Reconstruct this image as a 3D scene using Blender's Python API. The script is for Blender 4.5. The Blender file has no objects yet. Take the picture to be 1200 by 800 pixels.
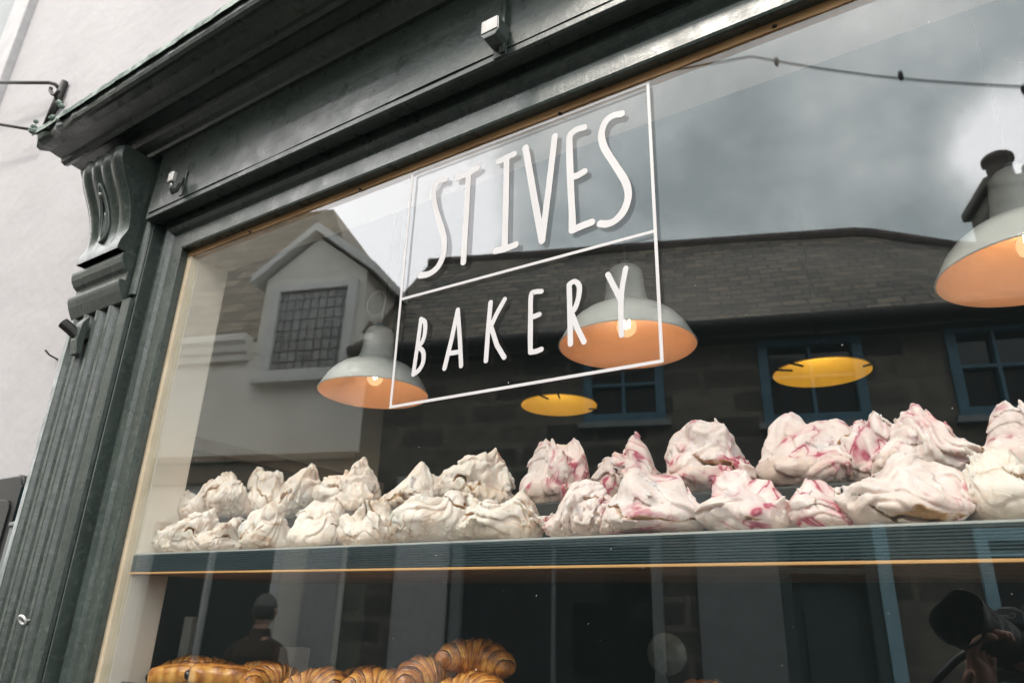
import bpy, bmesh, math, random
import numpy as np
from mathutils import Vector, Matrix
random.seed(7)
RNG = np.random.default_rng(11)
SC = bpy.context.scene
COL = SC.collection
GZ = -0.15                      # street level (metres); z = 1.5 is the photographer's eye

# ------------------------------------------------------------------ camera
CAM = np.array([0.0, -0.75, 1.5])
RM = np.array([[0.84118252, 0.53995121, 0.02940502],
               [-0.17487131, 0.32308022, -0.93007483],
               [-0.51169522, 0.7772206, 0.36619141]])
FPX = 832.5                     # focal length for a 1200 px wide frame
VIEW, RIGHT, UP = RM[2], RM[0], -RM[1]

def ray(px, py):
    return RM.T @ np.array([(px - 600) / FPX, (py - 400) / FPX, 1.0])
def at_y(px, py, y):
    v = ray(px, py); return CAM + (y - CAM[1]) / v[1] * v
def at_z(px, py, z):
    v = ray(px, py); return CAM + (z - CAM[2]) / v[2] * v
def across(px, py, Y):          # the real point at y = -Y that is mirrored in the glass there
    p = at_y(px, py, Y); return np.array([p[0], -p[1], p[2]])

cd = bpy.data.cameras.new('camera'); cam = bpy.data.objects.new('scene_camera', cd); COL.objects.link(cam)
cd.sensor_width = 36; cd.lens = FPX / 1200 * 36; cd.clip_start = 0.004; cd.clip_end = 2000
M = Matrix.Identity(4)
for i in range(3):
    M[i][0] = RIGHT[i]; M[i][1] = UP[i]; M[i][2] = -VIEW[i]; M[i][3] = CAM[i]
cam.matrix_world = M
cd.dof.use_dof = True; cd.dof.focus_distance = 0.98; cd.dof.aperture_fstop = 8.0
SC.camera = cam

# ------------------------------------------------------------------ materials
MATS = {}
def new_mat(name):
    m = bpy.data.materials.new(name); m.use_nodes = True
    nt = m.node_tree; b = nt.nodes['Principled BSDF']
    MATS[name] = m
    return m, nt, b
def N(nt, t, **kw):
    n = nt.nodes.new(t)
    for k, v in kw.items():
        if k.startswith('i_'): n.inputs[k[2:].replace('_', ' ')].default_value = v
        else: setattr(n, k, v)
    return n
def ramp(nt, stops, src, interp='LINEAR'):
    r = nt.nodes.new('ShaderNodeValToRGB'); r.color_ramp.interpolation = interp
    e = r.color_ramp.elements
    while len(e) < len(stops): e.new(0.5)
    for el, (p, c) in zip(e, stops):
        el.position = p; el.color = (*c, 1) if len(c) == 3 else c
    nt.links.new(src, r.inputs[0]); return r
def mixc(nt, fac, a, b, mode='MIX'):
    n = nt.nodes.new('ShaderNodeMix'); n.data_type = 'RGBA'; n.blend_type = mode
    for s, v in ((0, fac), (6, a), (7, b)):
        if isinstance(v, bpy.types.NodeSocket): nt.links.new(v, n.inputs[s])
        elif s == 0: n.inputs[0].default_value = v
        else: n.inputs[s].default_value = (*v, 1)
    return n.outputs[2]
def math_n(nt, op, a, b=0.0, c=0.0, clamp=False):
    n = nt.nodes.new('ShaderNodeMath'); n.operation = op; n.use_clamp = clamp
    for i, v in enumerate((a, b, c)):
        if isinstance(v, bpy.types.NodeSocket): nt.links.new(v, n.inputs[i])
        else: n.inputs[i].default_value = v
    return n.outputs[0]
def coords(nt, kind='Object', scale=(1, 1, 1), loc=(0, 0, 0)):
    tc = nt.nodes.new('ShaderNodeTexCoord'); mp = nt.nodes.new('ShaderNodeMapping')
    mp.inputs['Scale'].default_value = scale; mp.inputs['Location'].default_value = loc
    nt.links.new(tc.outputs[kind], mp.inputs[0]); return mp.outputs[0]
def noise(nt, vec, scale, detail=4, rough=0.6, dist=0.0):
    n = nt.nodes.new('ShaderNodeTexNoise'); n.inputs['Scale'].default_value = scale
    n.inputs['Detail'].default_value = detail; n.inputs['Roughness'].default_value = rough
    n.inputs['Distortion'].default_value = dist
    nt.links.new(vec, n.inputs['Vector']); return n.outputs['Fac']
def bump(nt, b, h, strength, dist=0.002, prev=None):
    n = nt.nodes.new('ShaderNodeBump'); n.inputs['Strength'].default_value = strength
    n.inputs['Distance'].default_value = dist
    nt.links.new(h, n.inputs['Height'])
    if prev is not None: nt.links.new(prev, n.inputs['Normal'])
    if b is not None: nt.links.new(n.outputs[0], b.inputs['Normal'])
    return n.outputs[0]
def basic(name, c1, c2=None, rough=0.5, scale=8, bscale=60, bstr=0.15, bdist=0.002, spec=0.5, metal=0.0, rvar=0.0, lo=0.35, hi=0.65, vscale=(1, 1, 1), coat=0.0):
    m, nt, b = new_mat(name)
    v = coords(nt, 'Object', vscale)
    c2 = c2 or tuple(x * 0.75 for x in c1)
    n1 = noise(nt, v, scale, 6)
    nt.links.new(ramp(nt, [(lo, c2), (hi, c1)], n1).outputs[0], b.inputs['Base Color'])
    n2 = noise(nt, v, bscale, 5)
    if bstr: bump(nt, b, n2, bstr, bdist)
    b.inputs['Roughness'].default_value = rough
    if rvar:
        r = ramp(nt, [(0.3, (rough - rvar,) * 3), (0.7, (rough + rvar,) * 3)], noise(nt, v, scale * 3, 5))
        nt.links.new(r.outputs[0], b.inputs['Roughness'])
    b.inputs['Specular IOR Level'].default_value = spec; b.inputs['Metallic'].default_value = metal
    b.inputs['Coat Weight'].default_value = coat
    return m
def emit(name, col, s):
    m, nt, b = new_mat(name)
    b.inputs['Base Color'].default_value = (*col, 1)
    b.inputs['Emission Color'].default_value = (*col, 1); b.inputs['Emission Strength'].default_value = s
    return m

# thick old gloss paint: brush marks, bubbles, chips down to a pale undercoat
def paint(name, c, rough=0.26, chips=True, vs=(3, 30, 30)):
    m, nt, b = new_mat(name)
    v = coords(nt); vl = coords(nt, 'Object', vs)
    big = noise(nt, v, 5, 5)
    base = ramp(nt, [(0.3, tuple(x * 0.8 for x in c)), (0.7, tuple(x * 1.25 for x in c))], big).outputs[0]
    if chips:
        ch = ramp(nt, [(0.685, (0, 0, 0)), (0.70, (1, 1, 1))], noise(nt, v, 34, 6, 0.72)).outputs[0]
        base = mixc(nt, ch, base, (0.014, 0.016, 0.015))
        dust = ramp(nt, [(0.5, (0, 0, 0)), (0.75, (1, 1, 1))], noise(nt, v, 90, 6, 0.7)).outputs[0]
        base = mixc(nt, math_n(nt, 'MULTIPLY', dust, 0.25), base, (0.26, 0.29, 0.27))
    nt.links.new(base, b.inputs['Base Color'])
    r = ramp(nt, [(0.35, (rough - .07,) * 3), (0.7, (rough + .16,) * 3)], noise(nt, v, 26, 5)).outputs[0]
    nt.links.new(r, b.inputs['Roughness'])
    p = bump(nt, None, noise(nt, vl, 6, 4), 0.12, 0.002)
    p = bump(nt, None, noise(nt, v, 45, 5, 0.7), 0.3, 0.0025, p)
    bump(nt, b, ramp(nt, [(0.60, (1, 1, 1)), (0.66, (0, 0, 0))], noise(nt, v, 38, 6, 0.7)).outputs[0], 0.15, 0.001, p)
    b.inputs['Specular IOR Level'].default_value = 0.6; b.inputs['Coat Weight'].default_value = 0.25; b.inputs['Coat Roughness'].default_value = 0.3
    return m
PAINT = paint('dark_green_paint', (0.036, 0.050, 0.043), 0.31)
PAINTV = paint('dark_green_paint_upright', (0.036, 0.050, 0.043), 0.30, True, (30, 30, 3))
LEAD = basic('weathered_edge', (0.30, 0.36, 0.32), (0.05, 0.09, 0.07), 0.7, 30, 120, 0.6, 0.004, lo=0.4, hi=0.6)

m, nt, b = new_mat('white_render')
v = coords(nt)
c = ramp(nt, [(0.3, (0.405, 0.388, 0.398)), (0.62, (0.452, 0.434, 0.444))], noise(nt, v, 1.6, 6)).outputs[0]
st = ramp(nt, [(0.64, (0, 0, 0)), (0.76, (1, 1, 1))], noise(nt, v, 5, 9, 0.75)).outputs[0]
c = mixc(nt, math_n(nt, 'MULTIPLY', st, 0.35), c, (0.40, 0.38, 0.36))
pit = ramp(nt, [(0.745, (0, 0, 0)), (0.76, (1, 1, 1))], noise(nt, v, 22, 4, 0.6)).outputs[0]
c = mixc(nt, math_n(nt, 'MULTIPLY', pit, 0.6), c, (0.25, 0.24, 0.23))
nt.links.new(c, b.inputs['Base Color']); b.inputs['Roughness'].default_value = 0.85
p = bump(nt, None, noise(nt, v, 3.2, 4), 0.5, 0.02)
p = bump(nt, None, noise(nt, v, 14, 6), 0.25, 0.006, p)
bump(nt, b, noise(nt, v, 160, 4), 0.2, 0.001, p)
WALL = m
basic('shaded_cream', (0.44, 0.40, 0.35), (0.38, 0.345, 0.30), 0.6, 6, 70, 0.2)  # darker copy of the lining cream, shade under the head put into the colour
basic('bead_cream', (0.62, 0.52, 0.38), (0.50, 0.40, 0.27), 0.5, 14, 90, 0.3)
basic('cream_paint', (0.86, 0.78, 0.68), (0.80, 0.71, 0.60), 0.55, 6, 70, 0.2, rvar=0.1)
basic('bead_wood', (0.50, 0.30, 0.14), (0.34, 0.19, 0.085), 0.5, 14, 90, 0.3, vscale=(1, 6, 6))
basic('black_iron', (0.014, 0.014, 0.015), (0.03, 0.024, 0.02), 0.55, 20, 120, 0.4, metal=0.3)
basic('pale_metal', (0.55, 0.55, 0.52), (0.38, 0.38, 0.36), 0.4, 25, 120, 0.3, metal=0.4)
basic('chalk_metal', (0.72, 0.72, 0.70), (0.5, 0.5, 0.48), 0.55, 30, 120, 0.2)
basic('interior_dark', (0.045, 0.075, 0.075), (0.03, 0.055, 0.055), 0.7, 3, 60, 0.1)
basic('interior_warm', (0.86, 0.77, 0.66), (0.79, 0.70, 0.58), 0.7, 2, 60, 0.1)
basic('stained_ledge', (0.34, 0.26, 0.19), (0.22, 0.16, 0.11), 0.8, 6, 60, 0.4, 0.004)
basic('interior_wood', (0.16, 0.09, 0.05), (0.10, 0.055, 0.03), 0.5, 5, 60, 0.1, vscale=(1, 8, 8))
basic('shelf_teal', (0.030, 0.055, 0.063), (0.020, 0.038, 0.044), 0.42, 10, 200, 0.15, vscale=(0.5, 6, 6))
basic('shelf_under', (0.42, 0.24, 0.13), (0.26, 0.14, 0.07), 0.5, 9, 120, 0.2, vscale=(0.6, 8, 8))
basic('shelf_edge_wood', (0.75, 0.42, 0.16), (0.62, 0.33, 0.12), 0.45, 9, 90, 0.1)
basic('tray_paper', (0.52, 0.52, 0.49), (0.42, 0.42, 0.40), 0.6, 20, 120, 0.2)
basic('riser_black', (0.012, 0.014, 0.014), None, 0.6, 8, 90, 0.1)
basic('tray_steel', (0.22, 0.22, 0.21), None, 0.35, 8, 90, 0.05, metal=0.8)
basic('white_enamel', (0.56, 0.555, 0.53), (0.49, 0.485, 0.46), 0.32, 10, 90, 0.05, rvar=0.06, coat=0.3)
basic('lamplit_enamel', (0.80, 0.56, 0.39), (0.74, 0.51, 0.35), 0.4, 8, 90, 0.04)  # white lining enamel with the bulb's warm light put into its colour
basic('gold_lining', (0.85, 0.50, 0.08), (0.70, 0.38, 0.05), 0.35, 14, 60, 0.15, metal=0.35)
basic('black_shade', (0.008, 0.008, 0.009), None, 0.5, 10, 60, 0.05)
basic('flex', (0.62, 0.58, 0.52), (0.52, 0.48, 0.44), 0.5, 20, 60, 0.0)
emit('warm_bulb', (1.0, 0.58, 0.28), 7.5)
emit('filament', (1.0, 0.58, 0.30), 150.0); emit('gold_bulb', (1.0, 0.74, 0.36), 60.0)
m, nt, b = new_mat('bulb_glass')
tr_ = nt.nodes.new('ShaderNodeBsdfTransparent'); em_ = nt.nodes.new('ShaderNodeEmission'); em_.inputs[0].default_value = (1.0, 0.60, 0.30, 1); em_.inputs[1].default_value = 0.75
mx_ = nt.nodes.new('ShaderNodeMixShader'); mx_.inputs[0].default_value = 0.55
nt.links.new(tr_.outputs[0], mx_.inputs[1]); nt.links.new(em_.outputs[0], mx_.inputs[2]); nt.links.new(mx_.outputs[0], nt.nodes['Material Output'].inputs[0]); nt.nodes.remove(b)
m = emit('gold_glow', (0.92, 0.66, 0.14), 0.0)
m.node_tree.nodes['Principled BSDF'].inputs['Emission Color'].default_value = (1.0, 0.46, 0.035, 1); m.node_tree.nodes['Principled BSDF'].inputs['Emission Strength'].default_value = 0.07; m.node_tree.nodes['Principled BSDF'].inputs['Roughness'].default_value = 0.35; m.node_tree.nodes['Principled BSDF'].inputs['Metallic'].default_value = 0.3  # faint emission added so the lining looks lamplit
basic('lettering_white', (0.60, 0.585, 0.592), (0.55, 0.535, 0.54), 0.45, 12, 200, 0.05)
basic('dust', (0.75, 0.75, 0.72), None, 0.8)
basic('frame_white', (0.44, 0.43, 0.435), (0.36, 0.35, 0.355), 0.6, 18, 90, 0.3)
basic('white_paint', (0.72, 0.72, 0.70), (0.60, 0.60, 0.58), 0.5, 6, 60, 0.1)
basic('grey_paint', (0.20, 0.22, 0.22), (0.16, 0.18, 0.18), 0.5, 6, 60, 0.1)
basic('blue_paint', (0.06, 0.155, 0.215), (0.04, 0.115, 0.165), 0.45, 7, 60, 0.15)
basic('pale_blue_paint', (0.30, 0.48, 0.54), (0.22, 0.38, 0.45), 0.45, 7, 60, 0.15)
basic('dark_glass', (0.006, 0.008, 0.009), None, 0.04, 3, 60, 0.0)
basic('terracotta', (0.12, 0.085, 0.07), (0.06, 0.05, 0.045), 0.8, 14, 60, 0.3)
basic('asphalt', (0.055, 0.056, 0.058), (0.035, 0.036, 0.038), 0.85, 3, 180, 0.6, 0.004)
basic('paving', (0.085, 0.082, 0.08), (0.06, 0.058, 0.056), 0.8, 4, 120, 0.4, 0.003)
basic('kerb_stone', (0.30, 0.29, 0.28), (0.2, 0.195, 0.19), 0.8, 7, 120, 0.4, 0.003)
basic('far_ground', (0.10, 0.11, 0.09), (0.07, 0.08, 0.06), 0.9, 0.5, 20, 0.3)
basic('skin', (0.55, 0.30, 0.22), (0.46, 0.24, 0.17), 0.5, 18, 200, 0.1)
basic('black_cloth', (0.012, 0.013, 0.015), None, 0.9, 20, 160, 0.4)
basic('dark_denim', (0.020, 0.026, 0.040), None, 0.9, 20, 160, 0.4)
basic('brown_coat', (0.05, 0.018, 0.010), None, 0.9, 20, 160, 0.4)
basic('dark_hair', (0.03, 0.018, 0.012), None, 0.6, 40, 160, 0.6, vscale=(1, 1, 6))
basic('grey_hat', (0.15, 0.14, 0.13), None, 0.9, 20, 160, 0.4)
basic('camera_black', (0.012, 0.012, 0.013), None, 0.45, 60, 400, 0.2)
basic('blue_cloth', (0.02, 0.16, 0.42), (0.015, 0.10, 0.30), 0.8, 5, 120, 0.3)
basic('teal_cloth', (0.02, 0.30, 0.34), (0.015, 0.20, 0.24), 0.8, 5, 120, 0.3)
basic('plate_china', (0.34, 0.38, 0.38), (0.10, 0.12, 0.12), 0.3, 6, 60, 0.05)
basic('chocolate', (0.015, 0.008, 0.006), None, 0.4, 30, 120, 0.5)
basic('van_black', (0.010, 0.011, 0.012), None, 0.3, 6, 90, 0.05)
basic('print_paper', (0.28, 0.25, 0.21), (0.18, 0.17, 0.15), 0.6, 4, 90, 0.05)

# window glass: both faces of the pane reflect, nothing is refracted
m, nt, b = new_mat('window_glass')
nt.nodes.remove(b)
out = nt.nodes['Material Output']
ge = nt.nodes.new('ShaderNodeNewGeometry')
dt = nt.nodes.new('ShaderNodeVectorMath'); dt.operation = 'DOT_PRODUCT'
nt.links.new(ge.outputs['Incoming'], dt.inputs[0]); nt.links.new(ge.outputs['Normal'], dt.inputs[1])
ca = math_n(nt, 'ABSOLUTE', dt.outputs['Value'])
s5 = math_n(nt, 'POWER', math_n(nt, 'SUBTRACT', 1.0, ca, clamp=True), 5.0)
GLASS_F0 = 0.075
fr = math_n(nt, 'MULTIPLY_ADD', s5, 1 - GLASS_F0, GLASS_F0)
tr = nt.nodes.new('ShaderNodeBsdfTransparent'); tr.inputs[0].default_value = (0.97, 0.985, 0.98, 1)
gl = nt.nodes.new('ShaderNodeBsdfGlossy'); gl.inputs['Roughness'].default_value = 0.0
gl.inputs[0].default_value = (0.95, 0.98, 1.0, 1)
ms = nt.nodes.new('ShaderNodeMixShader')
nt.links.new(fr, ms.inputs[0]); nt.links.new(tr.outputs[0], ms.inputs[1]); nt.links.new(gl.outputs[0], ms.inputs[2])
df = nt.nodes.new('ShaderNodeBsdfDiffuse'); df.inputs[0].default_value = (0.62, 0.80, 0.80, 1)
m2_ = nt.nodes.new('ShaderNodeMixShader'); m2_.inputs[0].default_value = 0.0035  # thin teal veil added to lift the blacks seen in the pane
nt.links.new(ms.outputs[0], m2_.inputs[1]); nt.links.new(df.outputs[0], m2_.inputs[2])
nt.links.new(m2_.outputs[0], out.inputs[0])

def courses(name, c1, c2, mortar, bw, bh, msz, rough, bstr, noise_amt=0.5, yaxis='Z', dirt=None):
    m, nt, b = new_mat(name)
    tc = nt.nodes.new('ShaderNodeTexCoord'); sp = nt.nodes.new('ShaderNodeSeparateXYZ'); nt.links.new(tc.outputs['Object'], sp.inputs[0])
    cb = nt.nodes.new('ShaderNodeCombineXYZ'); nt.links.new(sp.outputs['X'], cb.inputs[0]); nt.links.new(sp.outputs[yaxis], cb.inputs[1])
    ds = noise(nt, tc.outputs['Object'], 3.0, 3)
    va = nt.nodes.new('ShaderNodeVectorMath'); va.operation = 'ADD'
    cs = nt.nodes.new('ShaderNodeCombineXYZ'); nt.links.new(math_n(nt, 'MULTIPLY', ds, 0.12 * noise_amt), cs.inputs[1]); nt.links.new(math_n(nt, 'MULTIPLY', ds, 0.2 * noise_amt), cs.inputs[0])
    nt.links.new(cb.outputs[0], va.inputs[0]); nt.links.new(cs.outputs[0], va.inputs[1])
    br = nt.nodes.new('ShaderNodeTexBrick'); nt.links.new(va.outputs[0], br.inputs['Vector'])
    br.inputs['Scale'].default_value = 1.0; br.inputs['Brick Width'].default_value = bw; br.inputs['Row Height'].default_value = bh
    br.inputs['Mortar Size'].default_value = msz; br.inputs['Mortar Smooth'].default_value = 0.3; br.inputs['Bias'].default_value = 0.0
    br.inputs['Color1'].default_value = (*c1, 1); br.inputs['Color2'].default_value = (*c2, 1); br.inputs['Mortar'].default_value = (*mortar, 1)
    n = noise(nt, tc.outputs['Object'], 9, 6, 0.7)
    c = mixc(nt, 1.0, br.outputs['Color'], ramp(nt, [(0.3, (0.6, 0.6, 0.6)), (0.7, (1.3, 1.25, 1.2))], n).outputs[0], 'MULTIPLY')
    if dirt:
        c = mixc(nt, ramp(nt, [(0.5, (0, 0, 0)), (0.65, (0.45, 0.45, 0.45))], noise(nt, tc.outputs['Object'], 1.1, 6, 0.7)).outputs[0], c, dirt)
    nt.links.new(c, b.inputs['Base Color']); b.inputs['Roughness'].default_value = rough
    p = bump(nt, None, br.outputs['Fac'], -bstr, 0.02); bump(nt, b, n, 0.5, 0.01, p)
    return m
courses('granite_wall', (0.16, 0.14, 0.115), (0.045, 0.042, 0.038), (0.15, 0.135, 0.11), 0.42, 0.19, 0.025, 0.85, 0.6)
courses('slate_roof', (0.20, 0.16, 0.115), (0.06, 0.052, 0.043), (0.012, 0.012, 0.012), 0.19, 0.085, 0.011, 0.7, 1.0, 0.12, 'Y', (0.15, 0.125, 0.085))
courses('gable_slate', (0.30, 0.25, 0.19), (0.19, 0.165, 0.13), (0.09, 0.08, 0.07), 0.26, 0.12, 0.008, 0.75, 0.8, 0.12, 'Y', (0.24, 0.20, 0.15))
basic('cottage_render', (0.86, 0.83, 0.76), (0.70, 0.67, 0.60), 0.85, 1.6, 40, 0.3, 0.006)

# leaded lights: fine grid of lead on glass greyed as if reflecting sky
m, nt, b = new_mat('leaded_glass')
tc = nt.nodes.new('ShaderNodeTexCoord'); sp = nt.nodes.new('ShaderNodeSeparateXYZ'); nt.links.new(tc.outputs['Object'], sp.inputs[0])
cb = nt.nodes.new('ShaderNodeCombineXYZ'); nt.links.new(sp.outputs['X'], cb.inputs[0]); nt.links.new(sp.outputs['Z'], cb.inputs[1])
br = nt.nodes.new('ShaderNodeTexBrick'); nt.links.new(cb.outputs[0], br.inputs['Vector']); br.offset = 0
br.inputs['Scale'].default_value = 1; br.inputs['Brick Width'].default_value = 0.085; br.inputs['Row Height'].default_value = 0.105
br.inputs['Mortar Size'].default_value = 0.008
br.inputs['Color1'].default_value = (0.20, 0.21, 0.21, 1); br.inputs['Color2'].default_value = (0.32, 0.33, 0.32, 1); br.inputs['Mortar'].default_value = (0.03, 0.03, 0.03, 1)
nt.links.new(br.outputs['Color'], b.inputs['Base Color']); b.inputs['Roughness'].default_value = 0.25

# meringues: chalky shell, tan cracks (from the mesh), baked tan foot, streaks of fruit or caramel
def meringue_mat(name, shell, shell2, foot, streak, streak2, amount):
    m, nt, b = new_mat(name)
    tc = nt.nodes.new('ShaderNodeTexCoord'); oi = nt.nodes.new('ShaderNodeObjectInfo')
    va = nt.nodes.new('ShaderNodeVectorMath'); va.operation = 'ADD'
    sc = nt.nodes.new('ShaderNodeVectorMath'); sc.operation = 'SCALE'; sc.inputs[0].default_value = (7.3, 3.1, 5.7)
    nt.links.new(oi.outputs['Random'], sc.inputs['Scale'])
    nt.links.new(tc.outputs['Object'], va.inputs[0]); nt.links.new(sc.outputs[0], va.inputs[1])
    v = va.outputs[0]
    c = ramp(nt, [(0.35, shell2), (0.62, shell)], noise(nt, v, 26, 5)).outputs[0]
    at = nt.nodes.new('ShaderNodeAttribute'); at.attribute_name = 'foot'
    fn = math_n(nt, 'MULTIPLY', at.outputs['Fac'], ramp(nt, [(0.3, (0.45,) * 3), (0.65, (1,) * 3)], noise(nt, v, 20, 4)).outputs[0])
    c = mixc(nt, fn, c, foot)
    tan_ = ramp(nt, [(0.52, (0, 0, 0)), (0.68, (1, 1, 1))], noise(nt, v, 19, 5, 0.65, 0.6)).outputs[0]
    c = mixc(nt, math_n(nt, 'MULTIPLY', tan_, 0.22), c, foot)
    s1 = noise(nt, v, 10, 2, 0.5, 3.0)
    line = math_n(nt, 'ABSOLUTE', math_n(nt, 'SUBTRACT', s1, 0.5))
    wid = math_n(nt, 'MULTIPLY_ADD', noise(nt, v, 30, 3), 0.10, -0.020, True)          # the streak swells and pinches out
    rel = math_n(nt, 'SUBTRACT', 1.0, math_n(nt, 'DIVIDE', line, math_n(nt, 'ADD', wid, 0.002)), 0.0, True)
    msk = ramp(nt, [(0.51 - amount * 0.03, (0, 0, 0)), (0.62 - amount * 0.03, (1, 1, 1))], noise(nt, v, 14, 3)).outputs[0]
    l1 = math_n(nt, 'MULTIPLY', math_n(nt, 'POWER', rel, 0.45), msk)
    soft = math_n(nt, 'MULTIPLY', ramp(nt, [(0.0, (1, 1, 1)), (0.13, (0, 0, 0))], line).outputs[0], msk)
    c = mixc(nt, math_n(nt, 'MULTIPLY', soft, 0.60 * amount), c, streak2)
    c = mixc(nt, math_n(nt, 'MULTIPLY', l1, min(1, amount * 0.92)), c, streak)
    ac = nt.nodes.new('ShaderNodeAttribute'); ac.attribute_name = 'crack'
    c = mixc(nt, ac.outputs['Fac'], c, (0.42, 0.22, 0.085))
    sp = ramp(nt, [(0.70, (0, 0, 0)), (0.73, (1, 1, 1))], noise(nt, v, 95, 3)).outputs[0]
    c = mixc(nt, math_n(nt, 'MULTIPLY', sp, 0.5), c, (0.30, 0.17, 0.09))
    nt.links.new(c, b.inputs['Base Color']); b.inputs['Roughness'].default_value = 0.5
    b.inputs['Specular IOR Level'].default_value = 0.35
    b.inputs['Subsurface Weight'].default_value = 0.5; b.inputs['Subsurface Radius'].default_value = (1.0, 0.75, 0.55); b.inputs['Subsurface Scale'].default_value = 0.010
    p = bump(nt, None, noise(nt, v, 42, 4, 0.5, 1.2), 0.28, 0.004)
    p = bump(nt, None, ramp(nt, [(0.44, (1, 1, 1)), (0.5, (0, 0, 0)), (0.56, (1, 1, 1))], noise(nt, v, 22, 5, 0.6, 1.5)).outputs[0], 0.3, 0.0016, p)
    bump(nt, b, noise(nt, v, 240, 4, 0.65), 0.2, 0.001, p)
    return m
MER_C = meringue_mat('meringue_caramel', (0.87, 0.785, 0.72), (0.80, 0.70, 0.62), (0.60, 0.42, 0.27), (0.30, 0.13, 0.045), (0.66, 0.42, 0.24), 0.5)
MER_P = meringue_mat('meringue_berry', (0.87, 0.76, 0.73), (0.80, 0.67, 0.635), (0.62, 0.43, 0.31), (0.40, 0.012, 0.075), (0.70, 0.27, 0.33), 1.0)

m, nt, b = new_mat('pastry_crust')
at = nt.nodes.new('ShaderNodeAttribute'); at.attribute_name = 'bake'
v = coords(nt)
n1 = noise(nt, v, 60, 5, 0.65)
lay = nt.nodes.new('ShaderNodeAttribute'); lay.attribute_name = 'layer'
w = math_n(nt, 'SINE', math_n(nt, 'MULTIPLY_ADD', n1, 7.0, math_n(nt, 'MULTIPLY', lay.outputs['Fac'], 26.0)))
f = math_n(nt, 'ADD', at.outputs['Fac'], math_n(nt, 'MULTIPLY_ADD', n1, 1.1, -0.55))
f = math_n(nt, 'ADD', f, math_n(nt, 'MULTIPLY', w, 0.04))
c = ramp(nt, [(0.05, (0.86, 0.56, 0.25)), (0.36, (0.74, 0.36, 0.08)), (0.62, (0.44, 0.15, 0.026)), (0.92, (0.10, 0.03, 0.008))], f).outputs[0]
nt.links.new(c, b.inputs['Base Color']); b.inputs['Roughness'].default_value = 0.38
p = bump(nt, None, w, 0.3, 0.0012); bump(nt, b, n1, 0.4, 0.002, p)

# ------------------------------------------------------------------ mesh helpers
class MB:
    def __init__(s): s.v = []; s.f = []
    def add(s, vs, fs):
        o = len(s.v); s.v += [tuple(map(float, p)) for p in vs]; s.f += [tuple(i + o for i in f) for f in fs]; return s
    def box(s, lo, hi):
        (a, b, c), (d, e, f) = lo, hi
        return s.add([(a, b, c), (d, b, c), (d, e, c), (a, e, c), (a, b, f), (d, b, f), (d, e, f), (a, e, f)],
                     [(0, 3, 2, 1), (4, 5, 6, 7), (0, 1, 5, 4), (1, 2, 6, 5), (2, 3, 7, 6), (3, 0, 4, 7)])
    def prism(s, prof, a0, a1, axis='x', n=1, fn=None):
        k = len(prof); vs = []; fs = []
        for i in range(n + 1):
            a = a0 + (a1 - a0) * i / n
            for (p, q) in prof:
                P = {'x': (a, p, q), 'y': (p, a, q), 'z': (p, q, a)}[axis]
                vs.append(fn(P) if fn else P)
        for i in range(n):
            for j in range(k):
                j2 = (j + 1) % k
                fs.append((i * k + j, i * k + j2, (i + 1) * k + j2, (i + 1) * k + j))
        fs.append(tuple(range(k))[::-1]); fs.append(tuple(n * k + j for j in range(k)))
        return s.add(vs, fs)
    def tube(s, path, r, n=8, closed=False, flat=None):
        path = [Vector(p) for p in path]; L = len(path); vs = []; fs = []
        rr = r if isinstance(r, (list, tuple)) else [r] * L
        up = None
        for i, p in enumerate(path):
            a = path[(i - 1) % L] if (closed or i > 0) else p
            c = path[(i + 1) % L] if (closed or i < L - 1) else p
            t = (c - a).normalized()
            if up is None:
                up = t.orthogonal().normalized()
            up = (up - t * up.dot(t))
            up = up.normalized() if up.length > 1e-6 else t.orthogonal().normalized()
            sd = t.cross(up)
            for j in range(n):
                q = 2 * math.pi * j / n
                vs.append(p + (up * math.cos(q) + sd * math.sin(q)) * rr[i])
        m = L if closed else L - 1
        for i in range(m):
            for j in range(n):
                a, b_ = i * n + j, i * n + (j + 1) % n; c, d_ = ((i + 1) % L) * n + (j + 1) % n, ((i + 1) % L) * n + j
                fs.append((a, b_, c, d_))
        if not closed:
            fs.append(tuple(range(n))[::-1]); fs.append(tuple((L - 1) * n + j for j in range(n)))
        return s.add(vs, fs)
    def lathe(s, prof, c=(0, 0, 0), n=32, skip=None):
        vs = []; fs = []; k = len(prof)
        for (r, z) in prof:
            for j in range(n):
                a = 2 * math.pi * j / n
                vs.append((c[0] + r * math.cos(a), c[1] + r * math.sin(a), c[2] + z))
        for i in range(k - 1):
            for j in range(n):
                if skip and skip(i, j): continue
                fs.append((i * n + j, i * n + (j + 1) % n, (i + 1) * n + (j + 1) % n, (i + 1) * n + j))
        return s.add(vs, fs)
    def build(s, name, mat, parent=None, smooth=False, bevel=0.0, loc=None):
        me = bpy.data.meshes.new(name); me.from_pydata(s.v, [], s.f); me.update()
        bm = bmesh.new(); bm.from_mesh(me); bmesh.ops.recalc_face_normals(bm, faces=bm.faces); bm.to_mesh(me); bm.free()
        o = bpy.data.objects.new(name, me); COL.objects.link(o)
        me.materials.append(MATS[mat] if isinstance(mat, str) else mat)
        if smooth:
            for p in me.polygons: p.use_smooth = True
        if parent: o.parent = parent
        if loc is not None: o.location = loc
        if bevel:
            md = o.modifiers.new('bevel', 'BEVEL'); md.width = bevel; md.segments = 2; md.limit_method = 'ANGLE'; md.angle_limit = 0.6
        return o
def tag(o, label=None, cat=None, group=None, kind=None):
    for k, v in (('label', label), ('category', cat), ('group', group), ('kind', kind)):
        if v: o[k] = v
    return o
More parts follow.
